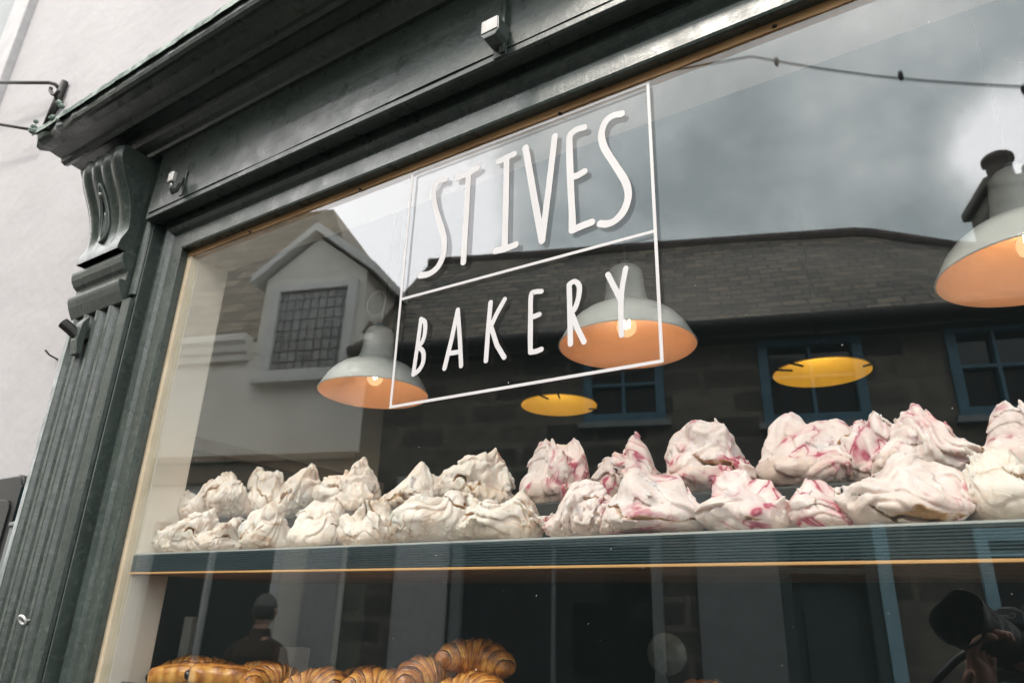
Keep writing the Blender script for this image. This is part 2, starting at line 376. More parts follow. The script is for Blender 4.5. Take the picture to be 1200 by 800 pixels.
def empty(name, loc, rz=0, label=None, cat=None, group=None):
    o = bpy.data.objects.new(name, None); COL.objects.link(o); o.location = loc; o.rotation_euler = (0, 0, rz); o.empty_display_size = 0.1
    return tag(o, label, cat, group)

# ------------------------------------------------------------------ ground
g = MB().box((-300, -300, GZ - 0.30), (300, 300, GZ - 0.012)).build('ground', 'far_ground'); tag(g, kind='structure')
g = MB().box((-30, -2.6, GZ - 0.25), (30, -1.35, GZ - 0.006)).build('road', 'asphalt'); tag(g, kind='structure')
g = MB().box((-30, -1.22, GZ - 0.2), (30, 0.0, GZ)).build('pavement', 'paving'); tag(g, kind='structure')
g = MB().box((-30, -1.35, GZ - 0.2), (30, -1.22, GZ + 0.004)).build('kerb', 'kerb_stone', bevel=0.01); tag(g, kind='structure')
g = MB().box((-30, -9.5, GZ - 0.2), (30, -2.6, GZ + 0.002)).build('street_paving', 'paving'); tag(g, kind='structure')

# ------------------------------------------------------------------ the bakery building
BK = empty('bakery_building', (0, 0, GZ), label='white rendered bakery with dark green painted wooden shopfront and large lettered window', cat='building')
def bp_(mb, name, mat, parent=BK, **k):
    o = mb.build(name, mat, parent, **k)
    if parent is BK: o.matrix_parent_inverse = Matrix.Translation((0, 0, -GZ))
    return o
XL, XR, ZB, ZT = -1.322, 1.50, 0.80, 2.212     # glass opening
w_ = MB()
TH = 0.08
for lo, hi in (((-9, 0, GZ), (-3.95, TH, 5.2)), ((-3.95, 0, GZ), (-2.835, TH, 3.10)), ((-3.95, 0, 4.7), (-2.835, TH, 5.2)),
               ((-2.835, 0, GZ), (-1.60, TH, 5.2)), ((-1.60, 0, 2.53), (1.80, TH, 5.2)), ((1.80, 0, GZ), (7, TH, 5.2)),
               ((-9, TH, 3.06), (7, 4.4, 3.12)), ((-9, 4.3, 3.12), (7, 4.4, 5.2)), ((-9, TH, 5.2), (7, 4.4, 5.3))):
    w_.box(lo, hi)
bp_(w_, 'wall', WALL)
# upper window on the left of the wall
uw = MB()
for lo, hi in (((-3.005, -0.028, 3.02), (-2.832, 0.05, 4.78)), ((-3.95, -0.028, 4.62), (-3.005, 0.05, 4.78)), ((-4.12, -0.028, 3.02), (-3.95, 0.05, 4.78))):
    uw.box(lo, hi)
UWN = bp_(uw, 'window_frame', 'frame_white', bevel=0.004)
s_ = MB()
for z0, z1, d in ((3.10, 3.17, 0.0), (3.56, 3.62, 0.02), (3.66, 3.70, 0.03)):
    s_.box((-3.95, d, z0), (-3.005, 0.055, z1))
s_.build('sash', 'grey_paint', UWN, bevel=0.003)
MB().box((-3.95, 0.056, 3.10), (-3.005, 0.07, 4.62)).build('pane', 'grey_paint', UWN)

# interior shell
r_ = MB()
r_.box((-4.0, 4.2, GZ), (4.0, 4.29, 3.05)); r_.box((4.0, TH + .002, GZ), (4.1, 4.2, 3.05))
bp_(r_, 'interior_wall', 'interior_dark')
bp_(MB().box((-4.1, TH + .002, GZ), (-4.0, 4.2, 3.05)), 'interior_side_wall', 'interior_dark')
bp_(MB().box((-1.87, TH + .002, 1.935), (-1.75, 1.08, 2.999)), 'interior_partition', 'interior_warm')
bp_(MB().box((-1.87, TH + .002, 1.90), (-1.725, 1.09, 1.9345)), 'partition_ledge', 'stained_ledge', bevel=0.002)
bp_(MB().box((-1.87, TH + .002, GZ + 0.013), (-1.75, 1.08, 1.8995)), 'partition_base', 'interior_dark')
bp_(MB().box((-4.0, TH, GZ - 0.1), (4.0, 4.2, GZ + 0.012)), 'interior_floor', 'interior_wood')
bp_(MB().box((-4.1, TH + .002, 3.0), (4.1, 4.25, 3.055)), 'interior_ceiling', 'interior_dark')

# lining of the window opening, 8 cm deep, and the tan bead against the glass
bp_(MB().box((-1.60, 0.008, 0.70), (-1.300, TH, 2.53)), 'jamb_lining', 'cream_paint', bevel=0.002)
bp_(MB().box((1.478, 0.008, 0.70), (1.80, TH, 2.53)), 'jamb_lining', 'cream_paint', bevel=0.002)
bp_(MB().box((-1.2999, 0.008, 2.197), (1.4779, TH, 2.53)), 'head_lining', 'shaded_cream', bevel=0.002)
bd = MB()
def wob(P):
    x, y, z = P; return (x, y, z + 0.0008 * math.sin(x * 31) + 0.0006 * math.sin(x * 67 + 1))
bd.prism([(-0.006, 2.199), (0.0075, 2.197), (0.0075, 2.22), (-0.006, 2.22)], XL, XR, 'x', 60, wob)
bd2 = MB()
bd2.prism([(XL - 0.01, -0.006), (XL + 0.012, -0.006), (XL + 0.021, 0.0075), (XL - 0.01, 0.0075)], ZB, 2.1985, 'z', 30)
bp_(bd2, 'glazing_bead', 'bead_cream')
bd2 = MB(); bd2.prism([(XR + 0.01, -0.006), (XR - 0.012, -0.006), (XR - 0.021, 0.0075), (XR + 0.01, 0.0075)], ZB, 2.1985, 'z', 30)
bp_(bd2, 'glazing_bead', 'bead_cream')
BEAD = bp_(bd, 'glazing_bead', 'bead_wood')
for px, py in ((422, 222), (908, 31), (293, 272), (656, 133)):
    p = at_y(px, py, -0.007)
    MB().lathe([(0, -0.0015), (0.0028, -0.001), (0.0035, 0.0), (0.0028, 0.001), (0, 0.0015)], tuple(p), 10).build('screw_head', 'black_iron', BEAD, smooth=True)

# frame: sharp moulded section run round the opening
FS = [(0.0, -0.001), (0.0, -0.022), (0.004, -0.024), (0.036, -0.024), (0.041, -0.020), (0.044, -0.0185), (0.050, -0.026), (0.058, -0.031), (0.066, -0.030), (0.071, -0.024), (0.074, -0.020), (0.096, -0.020), (0.096, -0.001)]
fr_ = MB()
def frame_run(pts):
    # pts: function (offset outwards, y) -> ends of the run
    vs = []; k = len(FS)
    for e in range(2):
        for (o, y) in FS: vs.append(pts(e, o, y))
    fs = [(j, (j + 1) % k, k + (j + 1) % k, k + j) for j in range(k)] + [tuple(range(k)), tuple(range(k, 2 * k))]
    fr_.add(vs, fs)
frame_run(lambda e, o, y: ((XL - o, XR + o)[e], y, ZT + min(o, 0.075)))
frame_run(lambda e, o, y: (XL - o, y, (ZB - o, ZT + min(o, 0.075))[e]))
frame_run(lambda e, o, y: (XR + o, y, (ZB - o, ZT + min(o, 0.075))[e]))
frame_run(lambda e, o, y: ((XL - o, XR + o)[e], y, ZB - o))
bp_(fr_, 'window_frame', PAINTV, bevel=0.0012)
# cove between frame and fascia
cv = [(-0.001, 2.2875), (-0.020, 2.2875), (-0.024, 2.290), (-0.030, 2.291), (-0.036, 2.288), (-0.040, 2.286), (-0.062, 2.286), (-0.066, 2.288), (-0.066, 2.320), (-0.001, 2.320)]
bp_(MB().prism(cv, -1.414, 1.594, 'x'), 'fascia_moulding', PAINT, bevel=0.001)
# fascia board, subdivided and slightly uneven
def uneven(P):
    x, y, z = P
    return (x, y + 0.0007 * math.sin(x * 9 + z * 40) + 0.0005 * math.sin(x * 23 - z * 11), z)
bp_(MB().prism([(-0.068, 2.300), (-0.068, 2.33), (-0.068, 2.36), (-0.067, 2.39), (-0.067, 2.42), (-0.067, 2.53), (-0.001, 2.53), (-0.001, 2.3205), (-0.0655, 2.3205), (-0.0655, 2.300)], -1.405, 1.585, 'x', 80, uneven), 'fascia', PAINT)
# stallriser
sr = MB().box((-1.42, -0.03, GZ), (1.60, 0.0, 0.70))
for i in range(4):
    x0 = -1.36 + i * 0.74; sr.box((x0, -0.042, GZ + .12), (x0 + 0.66, -0.028, 0.62))
bp_(sr, 'stall_riser', PAINT, bevel=0.004)
# cornice with chipped front edge
def chip(P):
    x, y, z = P
    if y < -0.195:
        q = 0.0007 * math.sin(x * 47) * math.sin(x * 13 + 2) + 0.0004 * math.sin(x * 120 + 1)
        e = max(0, 1 - (x + 1.70) / 0.22)
        return (x, y + q * 0.6 + e * 0.006 * math.sin(x * 210), z + q + e * 0.006 * math.sin(x * 260 + y * 90))
    return P
CP = [(-0.001, 2.455), (-0.075, 2.455), (-0.078, 2.462), (-0.088, 2.466), (-0.098, 2.474), (-0.104, 2.486), (-0.106, 2.492), (-0.130, 2.494), (-0.134, 2.486), (-0.142, 2.483), (-0.150, 2.487), (-0.153, 2.496),
      (-0.180, 2.500), (-0.198, 2.500), (-0.206, 2.498), (-0.213, 2.500), (-0.216, 2.507), (-0.217, 2.520), (-0.214, 2.528), (-0.19, 2.534), (-0.001, 2.575)]
bp_(MB().prism(CP, -1.70, 1.88, 'x', 170, chip), 'cornice', PAINT)
bp_(MB().prism([(-0.2125, 2.529), (-0.219, 2.5275), (-0.2205, 2.519), (-0.223, 2.5165), (-0.2215, 2.533), (-0.19, 2.5385), (-0.19, 2.535)], -1.704, 1.884, 'x', 200, lambda P: (P[0], P[1] + 0.0008 * math.sin(P[0] * 83) * math.sin(P[0] * 29), P[2] + 0.0009 * math.sin(P[0] * 61) * math.sin(P[0] * 17 + 1))), 'cornice_flashing', LEAD)
# broken lumps of old mortar and paint at the cornice corner
lp = MB()
for i in range(26):
    x = -1.712 + 0.16 * RNG.random() ** 2; y = -0.2 + 0.012 * RNG.standard_normal() - 0.014; z = 2.53 + 0.010 * RNG.standard_normal(); r = 0.004 + 0.006 * RNG.random()
    lp.lathe([(0, -r), (r * .8, -r * .5), (r, 0.1 * r), (r * .6, r * .7), (0, r)], (x, y, z), 6)
bp_(lp, 'crumbling_corner', LEAD)

def pilaster(x0, x1):
    w = x1 - x0
    b_ = MB(); b_.box((x0 - 0.012, -0.046, GZ), (x1, 0.002, 2.455))
    b_.prism([(x1 - 0.024, -0.046), (x1 - 0.022, -0.053), (x1 - 0.012, -0.056), (x1 - 0.004, -0.053), (x1 - 0.001, -0.046)], 2.115, 2.454, 'z')
    PL = bp_(b_, 'pilaster', PAINTV, bevel=0.002)
    pr = [(x0, -0.047)]; nf = 4; mg = 0.020; fw = (w - 2 * mg) / nf
    pr.append((x0, -0.056))
    for i in range(nf):
        a = x0 + mg + i * fw
        for q in range(9):
            t = q / 8; pr.append((a + 0.006 + t * (fw - 0.012), -0.060 + 0.019 * math.sin(math.pi * t) ** 0.8))
    pr += [(x1, -0.058), (x1, -0.047)]
    MBs = MB().prism(pr, GZ + 0.25, 2.105, 'z'); s = MBs.build('fluted_shaft', PAINTV, PL, bevel=0.0015)
    # neck mouldings
    nk = MB()
    nk.prism([(-0.047 + (q + 0.047) * 0.74, z) for q, z in [(-0.047, 2.10), (-0.064, 2.10), (-0.070, 2.108), (-0.080, 2.122), (-0.086, 2.134), (-0.088, 2.140), (-0.088, 2.147), (-0.070, 2.150), (-0.070, 2.168), (-0.082, 2.174), (-0.092, 2.186), (-0.096, 2.198), (-0.096, 2.206), (-0.084, 2.212), (-0.047, 2.214)]], x0 + 0.008, x1 - 0.026, 'x')
    nk.build('neck_moulding', PAINT, PL, bevel=0.0015)
    # scrolled console
    cx0, cx1 = x0 + 0.040, x1 - 0.034
    ctl = [(2.455, -0.150), (2.440, -0.157), (2.420, -0.155), (2.395, -0.143), (2.365, -0.124), (2.335, -0.108), (2.305, -0.098), (2.275, -0.093), (2.252, -0.094), (2.236, -0.100), (2.224, -0.104), (2.2145, -0.102)]
    nz = 44; zs = np.linspace(2.2145, 2.455, nz); ys = np.interp(zs, [c[0] for c in ctl[::-1]], [c[1] for c in ctl[::-1]])
    ys = -0.046 + (ys + 0.046) * 0.84; ys = np.convolve(np.pad(ys, 3, 'edge'), np.ones(7) / 7, 'valid')
    nx = 41; vs = []; fs = []
    for i in range(nz):
        for j in range(nx):
            t = j / (nx - 1); x = cx0 + (cx1 - cx0) * t
            d = 0.0
            fade = min(1, max(0, (zs[i] - 2.238) / 0.03))
            if 0.03 < t < 0.97:
                d = -0.0085 * abs(math.sin(math.pi * 4 * (t - 0.03) / 0.94)) ** 0.65 + 0.006
            if t <= 0.03 or t >= 0.97: d = 0.006
            vs.append((x, ys[i] + d * fade, zs[i]))
    for i in range(nz - 1):
        for j in range(nx - 1): fs.append((i * nx + j, i * nx + j + 1, (i + 1) * nx + j + 1, (i + 1) * nx + j))
    c_ = MB().add(vs, fs)
    for jj in (0, nx - 1):                      # cheeks
        side = [vs[i * nx + jj] for i in range(nz)]; bk = [(p[0], -0.046, p[2]) for p in side]
        c_.add(side + bk, [(i, i + 1, nz + i + 1, nz + i) for i in range(nz - 1)])
    CN = c_.build('console', PAINTV, PL, smooth=True)
    md = CN.modifiers.new('split', 'EDGE_SPLIT'); md.split_angle = 0.7
    xm = (cx0 + cx1) / 2; loop = []
    for q in range(28):
        a = 2 * math.pi * q / 28; z = 2.300 + 0.048 * math.sin(a) * (1 if math.sin(a) < 0 else 1.7)
        wd = 0.015 * (1 - 0.45 * max(0, math.sin(a))); y = np.interp(z, zs, ys) - 0.004
        loop.append((xm + wd * math.cos(a), y, z))
    t_ = MB().tube(loop, 0.0048, 6, True)
    t_.tube([(xm, np.interp(z, zs, ys) - 0.003, z) for z in np.linspace(2.262, 2.325, 8)], [.003, .005, .0058, .0055, .005, .0045, .004, .002], 6)
    t_.build('teardrop_ornament', PAINTV, PL, smooth=True)
    zz = 2.362; yb = float(np.interp(zz, zs, ys))
    MB().lathe([(0, -.004), (.004, -.002), (.005, 0), (.004, .003), (0, .004)], (xm - 0.004, yb - 0.006, zz), 10).build('screw_cap', 'chalk_metal', PL, smooth=True)
    return PL
pilaster(-1.652, -1.412); pilaster(1.592, 1.832)

# the pane and its lettering
PANE = bp_(MB().box((XL + 0.001, -0.0048, ZB + 0.001), (XR - 0.001, 0.0012, 2.1965)), 'window_pane', 'window_glass')
PANE.visible_shadow = True
def stroke(mb, pts, r, y0=-0.0054, y1=-0.0049):
    """flat vinyl stroke with round ends; pts are (x, z) on the glass"""
    P = [np.array(p, float) for p in pts]
    # Catmull-Rom smoothing for long strokes
    if len(P) > 3:
        Q = []
        for i in range(len(P) - 1):
            a = P[max(i - 1, 0)]; b2 = P[i]; c2 = P[i + 1]; d2 = P[min(i + 2, len(P) - 1)]
            for t in np.linspace(0, 1, 6, endpoint=False):
                Q.append(0.5 * (2 * b2 + (c2 - a) * t + (2 * a - 5 * b2 + 4 * c2 - d2) * t * t + (3 * b2 - a - 3 * c2 + d2) * t ** 3))
        Q.append(P[-1]); P = Q
    L, Rr = [], []
    for i in range(len(P)):
        t = P[min(i + 1, len(P) - 1)] - P[max(i - 1, 0)]; t = t / (np.linalg.norm(t) + 1e-9); n = np.array([-t[1], t[0]])
        rr = r * (1 + 0.04 * math.sin(i * 0.5 + P[0][0] * 90))
        L.append(P[i] + n * rr); Rr.append(P[i] - n * rr)
    def cap(c, d0):
        a0 = math.atan2(d0[1], d0[0]); return [c + r * np.array([math.cos(a0 + s), math.sin(a0 + s)]) for s in np.linspace(math.pi / 2, -math.pi / 2, 9)[1:-1]]
    te = P[-1] - P[-2]; ts = P[0] - P[1]
    ring = L + cap(P[-1], te) + Rr[::-1] + cap(P[0], ts)
    # triangulated strip body (front face), then walls
    n = len(ring); k = len(P)
    vs = [(q[0], y0, q[1]) for q in ring] + [(q[0], y1, q[1]) for q in ring]
    fs = []
    ir = lambda i: k + 7 + (k - 1 - i)          # index of Rr[i]
    for i in range(k - 1): fs.append((i, i + 1, ir(i + 1), ir(i)))
    fs.append(tuple([k - 1] + list(range(k, k + 7)) + [ir(k - 1)])); fs.append(tuple([ir(0)] + list(range(2 * k + 7, n)) + [0]))
    fs += [tuple(j + n for j in f) for f in fs]
    for i in range(n): fs.append((i, (i + 1) % n, n + (i + 1) % n, n + i))
    mb.add(vs, fs)
def crop(sx, sy, s):
    def f(*pts):
        out_ = []
        for (x, y) in pts:
            p = at_y(sx + x / s, sy + y / s, -0.005); out_.append((p[0], p[2]))
        return out_
    return f
A = crop(480, 90, 3.2); Bc = crop(440, 310, 3.3333)
LT = {
 's': [A((135, 385), (110, 392), (92, 425), (92, 470), (108, 530), (128, 600), (128, 660), (108, 710), (75, 738), (40, 745))],
 't': [A((177, 381), (215, 366), (255, 342)), A((222, 362), (214, 500), (202, 695))],
 'i': [A((335, 318), (362, 305), (392, 290)), A((364, 303), (362, 450), (357, 642)), A((322, 653), (358, 646), (398, 630))],
 'v': [A((435, 266), (465, 440), (497, 615)), A((497, 615), (522, 420), (545, 224))],
 'e': [A((655, 191), (625, 200), (602, 222), (600, 270), (604, 400), (610, 520), (610, 576)), A((613, 376), (632, 370), (655, 356)), A((610, 576), (645, 560), (683, 546))],
 's2': [A((795, 140), (762, 147), (735, 170), (720, 215), (730, 265), (770, 330), (810, 395), (820, 450), (802, 505), (770, 540), (740, 552), (715, 551))],
 'b': [Bc((178, 215), (164, 320), (148, 428)), Bc((178, 213), (193, 225), (194, 262), (184, 300), (166, 320)), Bc((166, 320), (186, 340), (187, 378), (172, 410), (148, 429))],
 'a': [Bc((270, 405), (298, 290), (322, 177)), Bc((322, 177), (330, 290), (335, 395)), Bc((286, 347), (308, 344), (328, 340))],
 'k': [Bc((450, 148), (440, 260), (432, 375)), Bc((505, 136), (475, 190), (446, 252)), Bc((452, 244), (475, 315), (503, 362))],
 'e2': [Bc((648, 105), (625, 107), (608, 122), (606, 220), (605, 300), (606, 340)), Bc((609, 206), (622, 202), (640, 195)), Bc((606, 342), (628, 339), (648, 331))],
 'r': [Bc((757, 80), (760, 200), (762, 310)), Bc((757, 78), (778, 66), (796, 84), (794, 125), (782, 165), (764, 192)), Bc((766, 190), (790, 250), (815, 302))],
 'y': [Bc((908, 39), (930, 82), (957, 135)), Bc((978, 15), (966, 80), (959, 150), (962, 275))],
}
for nm, sts in LT.items():
    mb = MB()
    big = nm in ('s', 't', 'i', 'v', 'e', 's2')
    for q, s in enumerate(sts): stroke(mb, s, 0.0053 if big else 0.0037, -0.0054 - q * 0.00004)
    mb.build('letter', 'lettering_white', PANE)
bx0, bx1, bz0, bz1, bzm = -0.700, -0.2805, 1.787, 2.1925, 1.9605; t_ = 0.0021
bo = MB()
bo.box((bx0 - t_, -0.0054, bz0 - t_), (bx0 + t_, -0.0049, bz1 + t_)); bo.box((bx1 - t_, -0.0054, bz0 - t_), (bx1 + t_, -0.0049, bz1 + t_))
for z in (bz0, bzm, bz1): bo.box((bx0 + t_, -0.0054, z - t_), (bx1 - t_, -0.0049, z + t_))
bo.build('lettering_border', 'lettering_white', PANE)
ds = MB()
for i in range(170):
    x = -1.3 + 1.5 * RNG.random(); z = 1.35 + 0.84 * RNG.random(); r = 0.00025 + 0.0005 * RNG.random() ** 3
    ds.lathe([(0, 0), (r, 0)], (0, 0, 0), 6)
    for k in range(12):
        a, b2, c2 = ds.v[-12 + k]; ds.v[-12 + k] = (x + a, -0.0051, z + b2 * (1 + 0.5 * RNG.random()))
tag(ds.build('dust_specks', 'dust', PANE), kind='stuff')

# iron hooks on the fascia
onf = lambda px, py, d: (at_y(px, py, -0.068 - d)[0], -0.068, at_y(px, py, -0.068 - d)[2])
HOOK = empty('fascia_hook', onf(200, 207, 0.030), label='painted iron hook on the fascia close to the scrolled console', cat='hook', group='iron hooks on the fascia')
def hook_parts(par, big):
    MB().box((-0.006, -0.004, -0.030), (0.006, 0.0, 0.030)).build('back_plate', PAINT, par, bevel=0.001)
    MB().tube([(0, -0.004, 0.012), (0, -0.012, -0.004), (0, -0.020, -0.022), (0, -0.030, -0.030), (0, -0.040, -0.024), (0, -0.043, -0.010)], [.004, .0055, .007, .007, .006, .005], 8).build('hook_arm', PAINT, par, smooth=True)
    MB().box((-0.009, -0.052, -0.012), (0.009, -0.036, 0.012)).build('hook_tip', 'pale_metal', par, bevel=0.003)
hook_parts(HOOK, False); HOOK.scale = (1.0, 0.6, 1.0)
B2 = empty('rod_bracket', onf(573, 30, 0.033), label='blind rod bracket with pale square end on the fascia above the lettering', cat='bracket')
MB().box((-0.010, -0.005, -0.030), (0.010, 0.0, 0.050)).build('back_plate', PAINT, B2, bevel=0.001)
MB().tube([(0.006, -0.010, -0.028), (0.006, -0.012, 0.02), (0.006, -0.012, 0.095)], 0.0045, 8).build('rod', PAINT, B2, smooth=True)
hb = MB(); hb.prism([(-0.014, -0.012), (0.014, -0.012), (0.014, 0.010), (0.008, 0.0175), (-0.008, 0.0175), (-0.014, 0.010)], -0.052, -0.004, 'y', 1, lambda P: (P[0], P[1], -P[2]))
hb.build('block', PAINT, B2, bevel=0.002)
MB().box((-0.0125, -0.0545, -0.0085), (0.0125, -0.0525, 0.0115)).build('end_plate', 'chalk_metal', B2, bevel=0.001)
B2.scale = (1.15, 0.6, 1.15)
ST = empty('pipe_stub', tuple(at_y(95, 392, -0.062)), label='cut stub of pipe in an old clip under the console mouldings', cat='bracket')
MB().tube([(0.012, 0.004, -0.018), (-0.006, -0.020, 0.006), (-0.016, -0.034, 0.018)], 0.012, 14).build('stub', 'black_iron', ST, smooth=False)
MB().prism([(0.0, -0.05), (-0.010, -0.05), (-0.016, -0.02), (-0.013, 0.02), (-0.005, 0.035), (0.0, 0.035)], -0.004, 0.022, 'x').build('clip', PAINT, ST, bevel=0.001)
EY = empty('ring_eye', tuple(at_y(29, 726, -0.062)), label='small pale metal ring eye screwed into the fluted pilaster', cat='ring')
rp = [(0.011 * math.cos(a), -0.004 - 0.004 * math.sin(a), 0.007 * math.sin(a)) for a in np.linspace(0, 2 * math.pi, 17)[:-1]]
MB().tube(rp, 0.0024, 6, True).build('ring', 'chalk_metal', EY, smooth=True)
MB().tube([(0.013, 0.004, 0), (0.012, -0.004, 0.0)], 0.002, 6).build('shank', 'pale_metal', EY)
NL = MB().tube([(0, 0.004, 0), (-0.010, -0.018, 0.010), (-0.016, -0.026, 0.020)], [0.0022, 0.0022, 0.003], 6).build('bent_nail', 'black_iron', smooth=True, loc=tuple(at_y(68, 422, 0.0)))
tag(NL, 'bent rusty nail in the white wall left of the pilaster', 'nail')

# wrought iron sign bracket high on the wall
P0 = np.array([-2.31, 0.0, 3.11]); P1 = np.array([-2.345, 0.0, 2.935])
SB = empty('sign_bracket', (P0[0], 0, P1[2]), label='thin black wrought iron sign bracket on the white wall', cat='bracket')
iv = lambda p: tuple(np.array(p) - np.array([P0[0], 0, P1[2]]))
MB().tube([iv(at_y(76, 96, -0.012)), iv(at_y(66, 122, -0.014)), iv(at_y(52, 150, -0.012))], [0.011, 0.013, 0.008], 8).build('wall_plate', 'black_iron', SB, smooth=True)
a0 = at_y(69, 104, -0.02); aE = at_y(-70, 96, -0.14)
a1 = at_y(58, 97, -0.04)
MB().tube([iv(a0), iv(at_y(65, 99, -0.03)), iv(a1), iv(at_y(30, 97, -0.07)), iv(aE)], 0.006, 8).build('upper_arm', 'black_iron', SB, smooth=True)
MB().tube([iv(at_y(50, 154, -0.015)), iv(at_y(25, 150, -0.06)), iv(at_y(-70, 134, -0.14))], 0.005, 8).build('lower_arm', 'black_iron', SB, smooth=True)
sc_ = [iv(at_y(60 + 0 + x, y, -0.03)) for x, y in ((9, 106), (5, 112), (1, 110), (-1, 106), (0, 103))]
MB().tube(sc_, 0.006, 8).build('scroll', 'black_iron', SB, smooth=True)

# things further down the street on the left edge
nb = empty('meter_cabinet', (-1.90, 0, 0.9), label='black cabinet with rounded top corners fixed to the white wall beside the pilaster', cat='cabinet')
q = [(-0.20, 0), (0.192, 0), (0.192, 0.835)] + [(0.162 + 0.03 * math.cos(a), 0.835 + 0.03 * math.sin(a)) for a in np.linspace(0, math.pi / 2, 6)] + [(-0.17 - 0.03 * math.sin(a), 0.835 + 0.03 * math.cos(a)) for a in np.linspace(0, math.pi / 2, 6)]
MB().prism(q, -0.038, 0.002, 'y').build('case', 'van_black', nb, bevel=0.006)
MB().prism([(a * 0.88, 0.05 + b2 * 0.88) for a, b2 in q], -0.0415, -0.0385, 'y').build('door', 'van_black', nb, bevel=0.001)
MB().tube([(0.14, -0.042, 0.42), (0.14, -0.052, 0.42), (0.14, -0.052, 0.38)], 0.004, 8).build('latch', 'pale_metal', nb)
bp_(MB().prism([(-0.001, GZ), (-0.040, GZ), (-0.040, 1.652), (-0.044, 1.654), (-0.044, 1.660), (-0.036, 1.664), (-0.001, 1.668)], -1.7045, -1.6645, 'x'), 'plinth', 'grey_paint', bevel=0.001)
tb_ = empty('bottle', (-1.686, -0.022, 1.6662), label='little teal bottle on the narrow ledge between black cabinet and pilaster', cat='bottle')
MB().lathe([(0, 0), (.012, .001), (.013, .004), (.013, .055), (.010, .066), (.006, .072), (.006, .080), (0, .080)], n=18).build('bottle_body', 'teal_cloth', tb_, smooth=True)
MB().lathe([(0, .0802), (.0065, .0802), (.0065, .092), (0, .093)], n=14).build('cap', 'white_paint', tb_, smooth=True)
tag(MB().tube([(0, 0, 0), (-0.004, -0.004, 0.075), (-0.012, -0.002, 0.150)], [0.005, 0.0045, 0.0035], 7).build('stick', 'interior_wood', smooth=True, loc=(-1.7005, -0.020, 1.6655)), 'thin brown stick standing on the ledge behind the teal bottle', 'stick')

# ------------------------------------------------------------------ display shelf
SZ = 1.593
SH = empty('display_shelf', (0, 0.16, SZ), label='long teal-edged shelf across the window carrying the meringues', cat='shelf')
def sh(mb, name, mat, **k):
    o = mb.build(name, mat, SH, **k); o.matrix_parent_inverse = Matrix.Translation((0, -0.16, -SZ)); return o
ribs = [(0.006, SZ - 0.0015)]
nr = 9
for i in range(nr):
    z = SZ - 0.0025 - i * 0.0031
    ribs += [(0.0035, z), (0.0035, z - 0.0019), (0.0052, z - 0.0023), (0.0052, z - 0.0029)]
ribs += [(0.0035, SZ - 0.0308), (0.02, SZ - 0.0308), (0.02, SZ - 0.0015)]
sh(MB().prism(ribs, -1.2995, 1.4775, 'x'), 'ribbed_trim', 'shelf_teal')
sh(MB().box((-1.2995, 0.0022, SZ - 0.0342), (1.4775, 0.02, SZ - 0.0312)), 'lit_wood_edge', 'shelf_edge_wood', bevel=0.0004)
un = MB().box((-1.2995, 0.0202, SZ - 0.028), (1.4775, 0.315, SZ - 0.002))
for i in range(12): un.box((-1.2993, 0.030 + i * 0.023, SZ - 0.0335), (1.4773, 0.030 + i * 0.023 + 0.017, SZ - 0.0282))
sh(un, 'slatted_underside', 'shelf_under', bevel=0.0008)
sh(MB().box((-1.2994, 0.0045, SZ - 0.0012), (1.4774, 0.312, SZ + 0.0012)), 'lining_sheet', 'tray_paper')
RZ = SZ + 0.066
ri = MB().box((-1.285, 0.135, SZ + 0.0014), (1.46, 0.305, RZ)).box((-1.285, 0.100, SZ + 0.0014), (-1.03, 0.1345, RZ)).build('display_riser', 'riser_black', bevel=0.003)
tag(ri, 'black step on the shelf behind the front row that lifts the back row', 'riser')

# ------------------------------------------------------------------ meringue meshes (implicit surface -> surface nets)
LAT = RNG.random((8, 32, 32, 32)).astype(np.float32) * 2 - 1
def vn(P, ch, off):
    Q = P + off; I = np.floor(Q).astype(int); f = (Q - I).astype(np.float32); f = f * f * f * (f * (f * 6 - 15) + 10)
    L = LAT[ch % 8]; x0, y0, z0 = (I[..., k] % 32 for k in range(3)); x1, y1, z1 = (x0 + 1) % 32, (y0 + 1) % 32, (z0 + 1) % 32
    fx, fy, fz = f[..., 0], f[..., 1], f[..., 2]
    a = L[x0, y0, z0] * (1 - fx) + L[x1, y0, z0] * fx; b2 = L[x0, y1, z0] * (1 - fx) + L[x1, y1, z0] * fx
    c2 = L[x0, y0, z1] * (1 - fx) + L[x1, y0, z1] * fx; d2 = L[x0, y1, z1] * (1 - fx) + L[x1, y1, z1] * fx
    a = a * (1 - fy) + b2 * fy; c2 = c2 * (1 - fy) + d2 * fy
    return a * (1 - fz) + c2 * fz
def smin(a, b2, k):
    h = np.clip(0.5 + 0.5 * (b2 - a) / k, 0, 1); return b2 * (1 - h) + a * h - k * h * (1 - h)
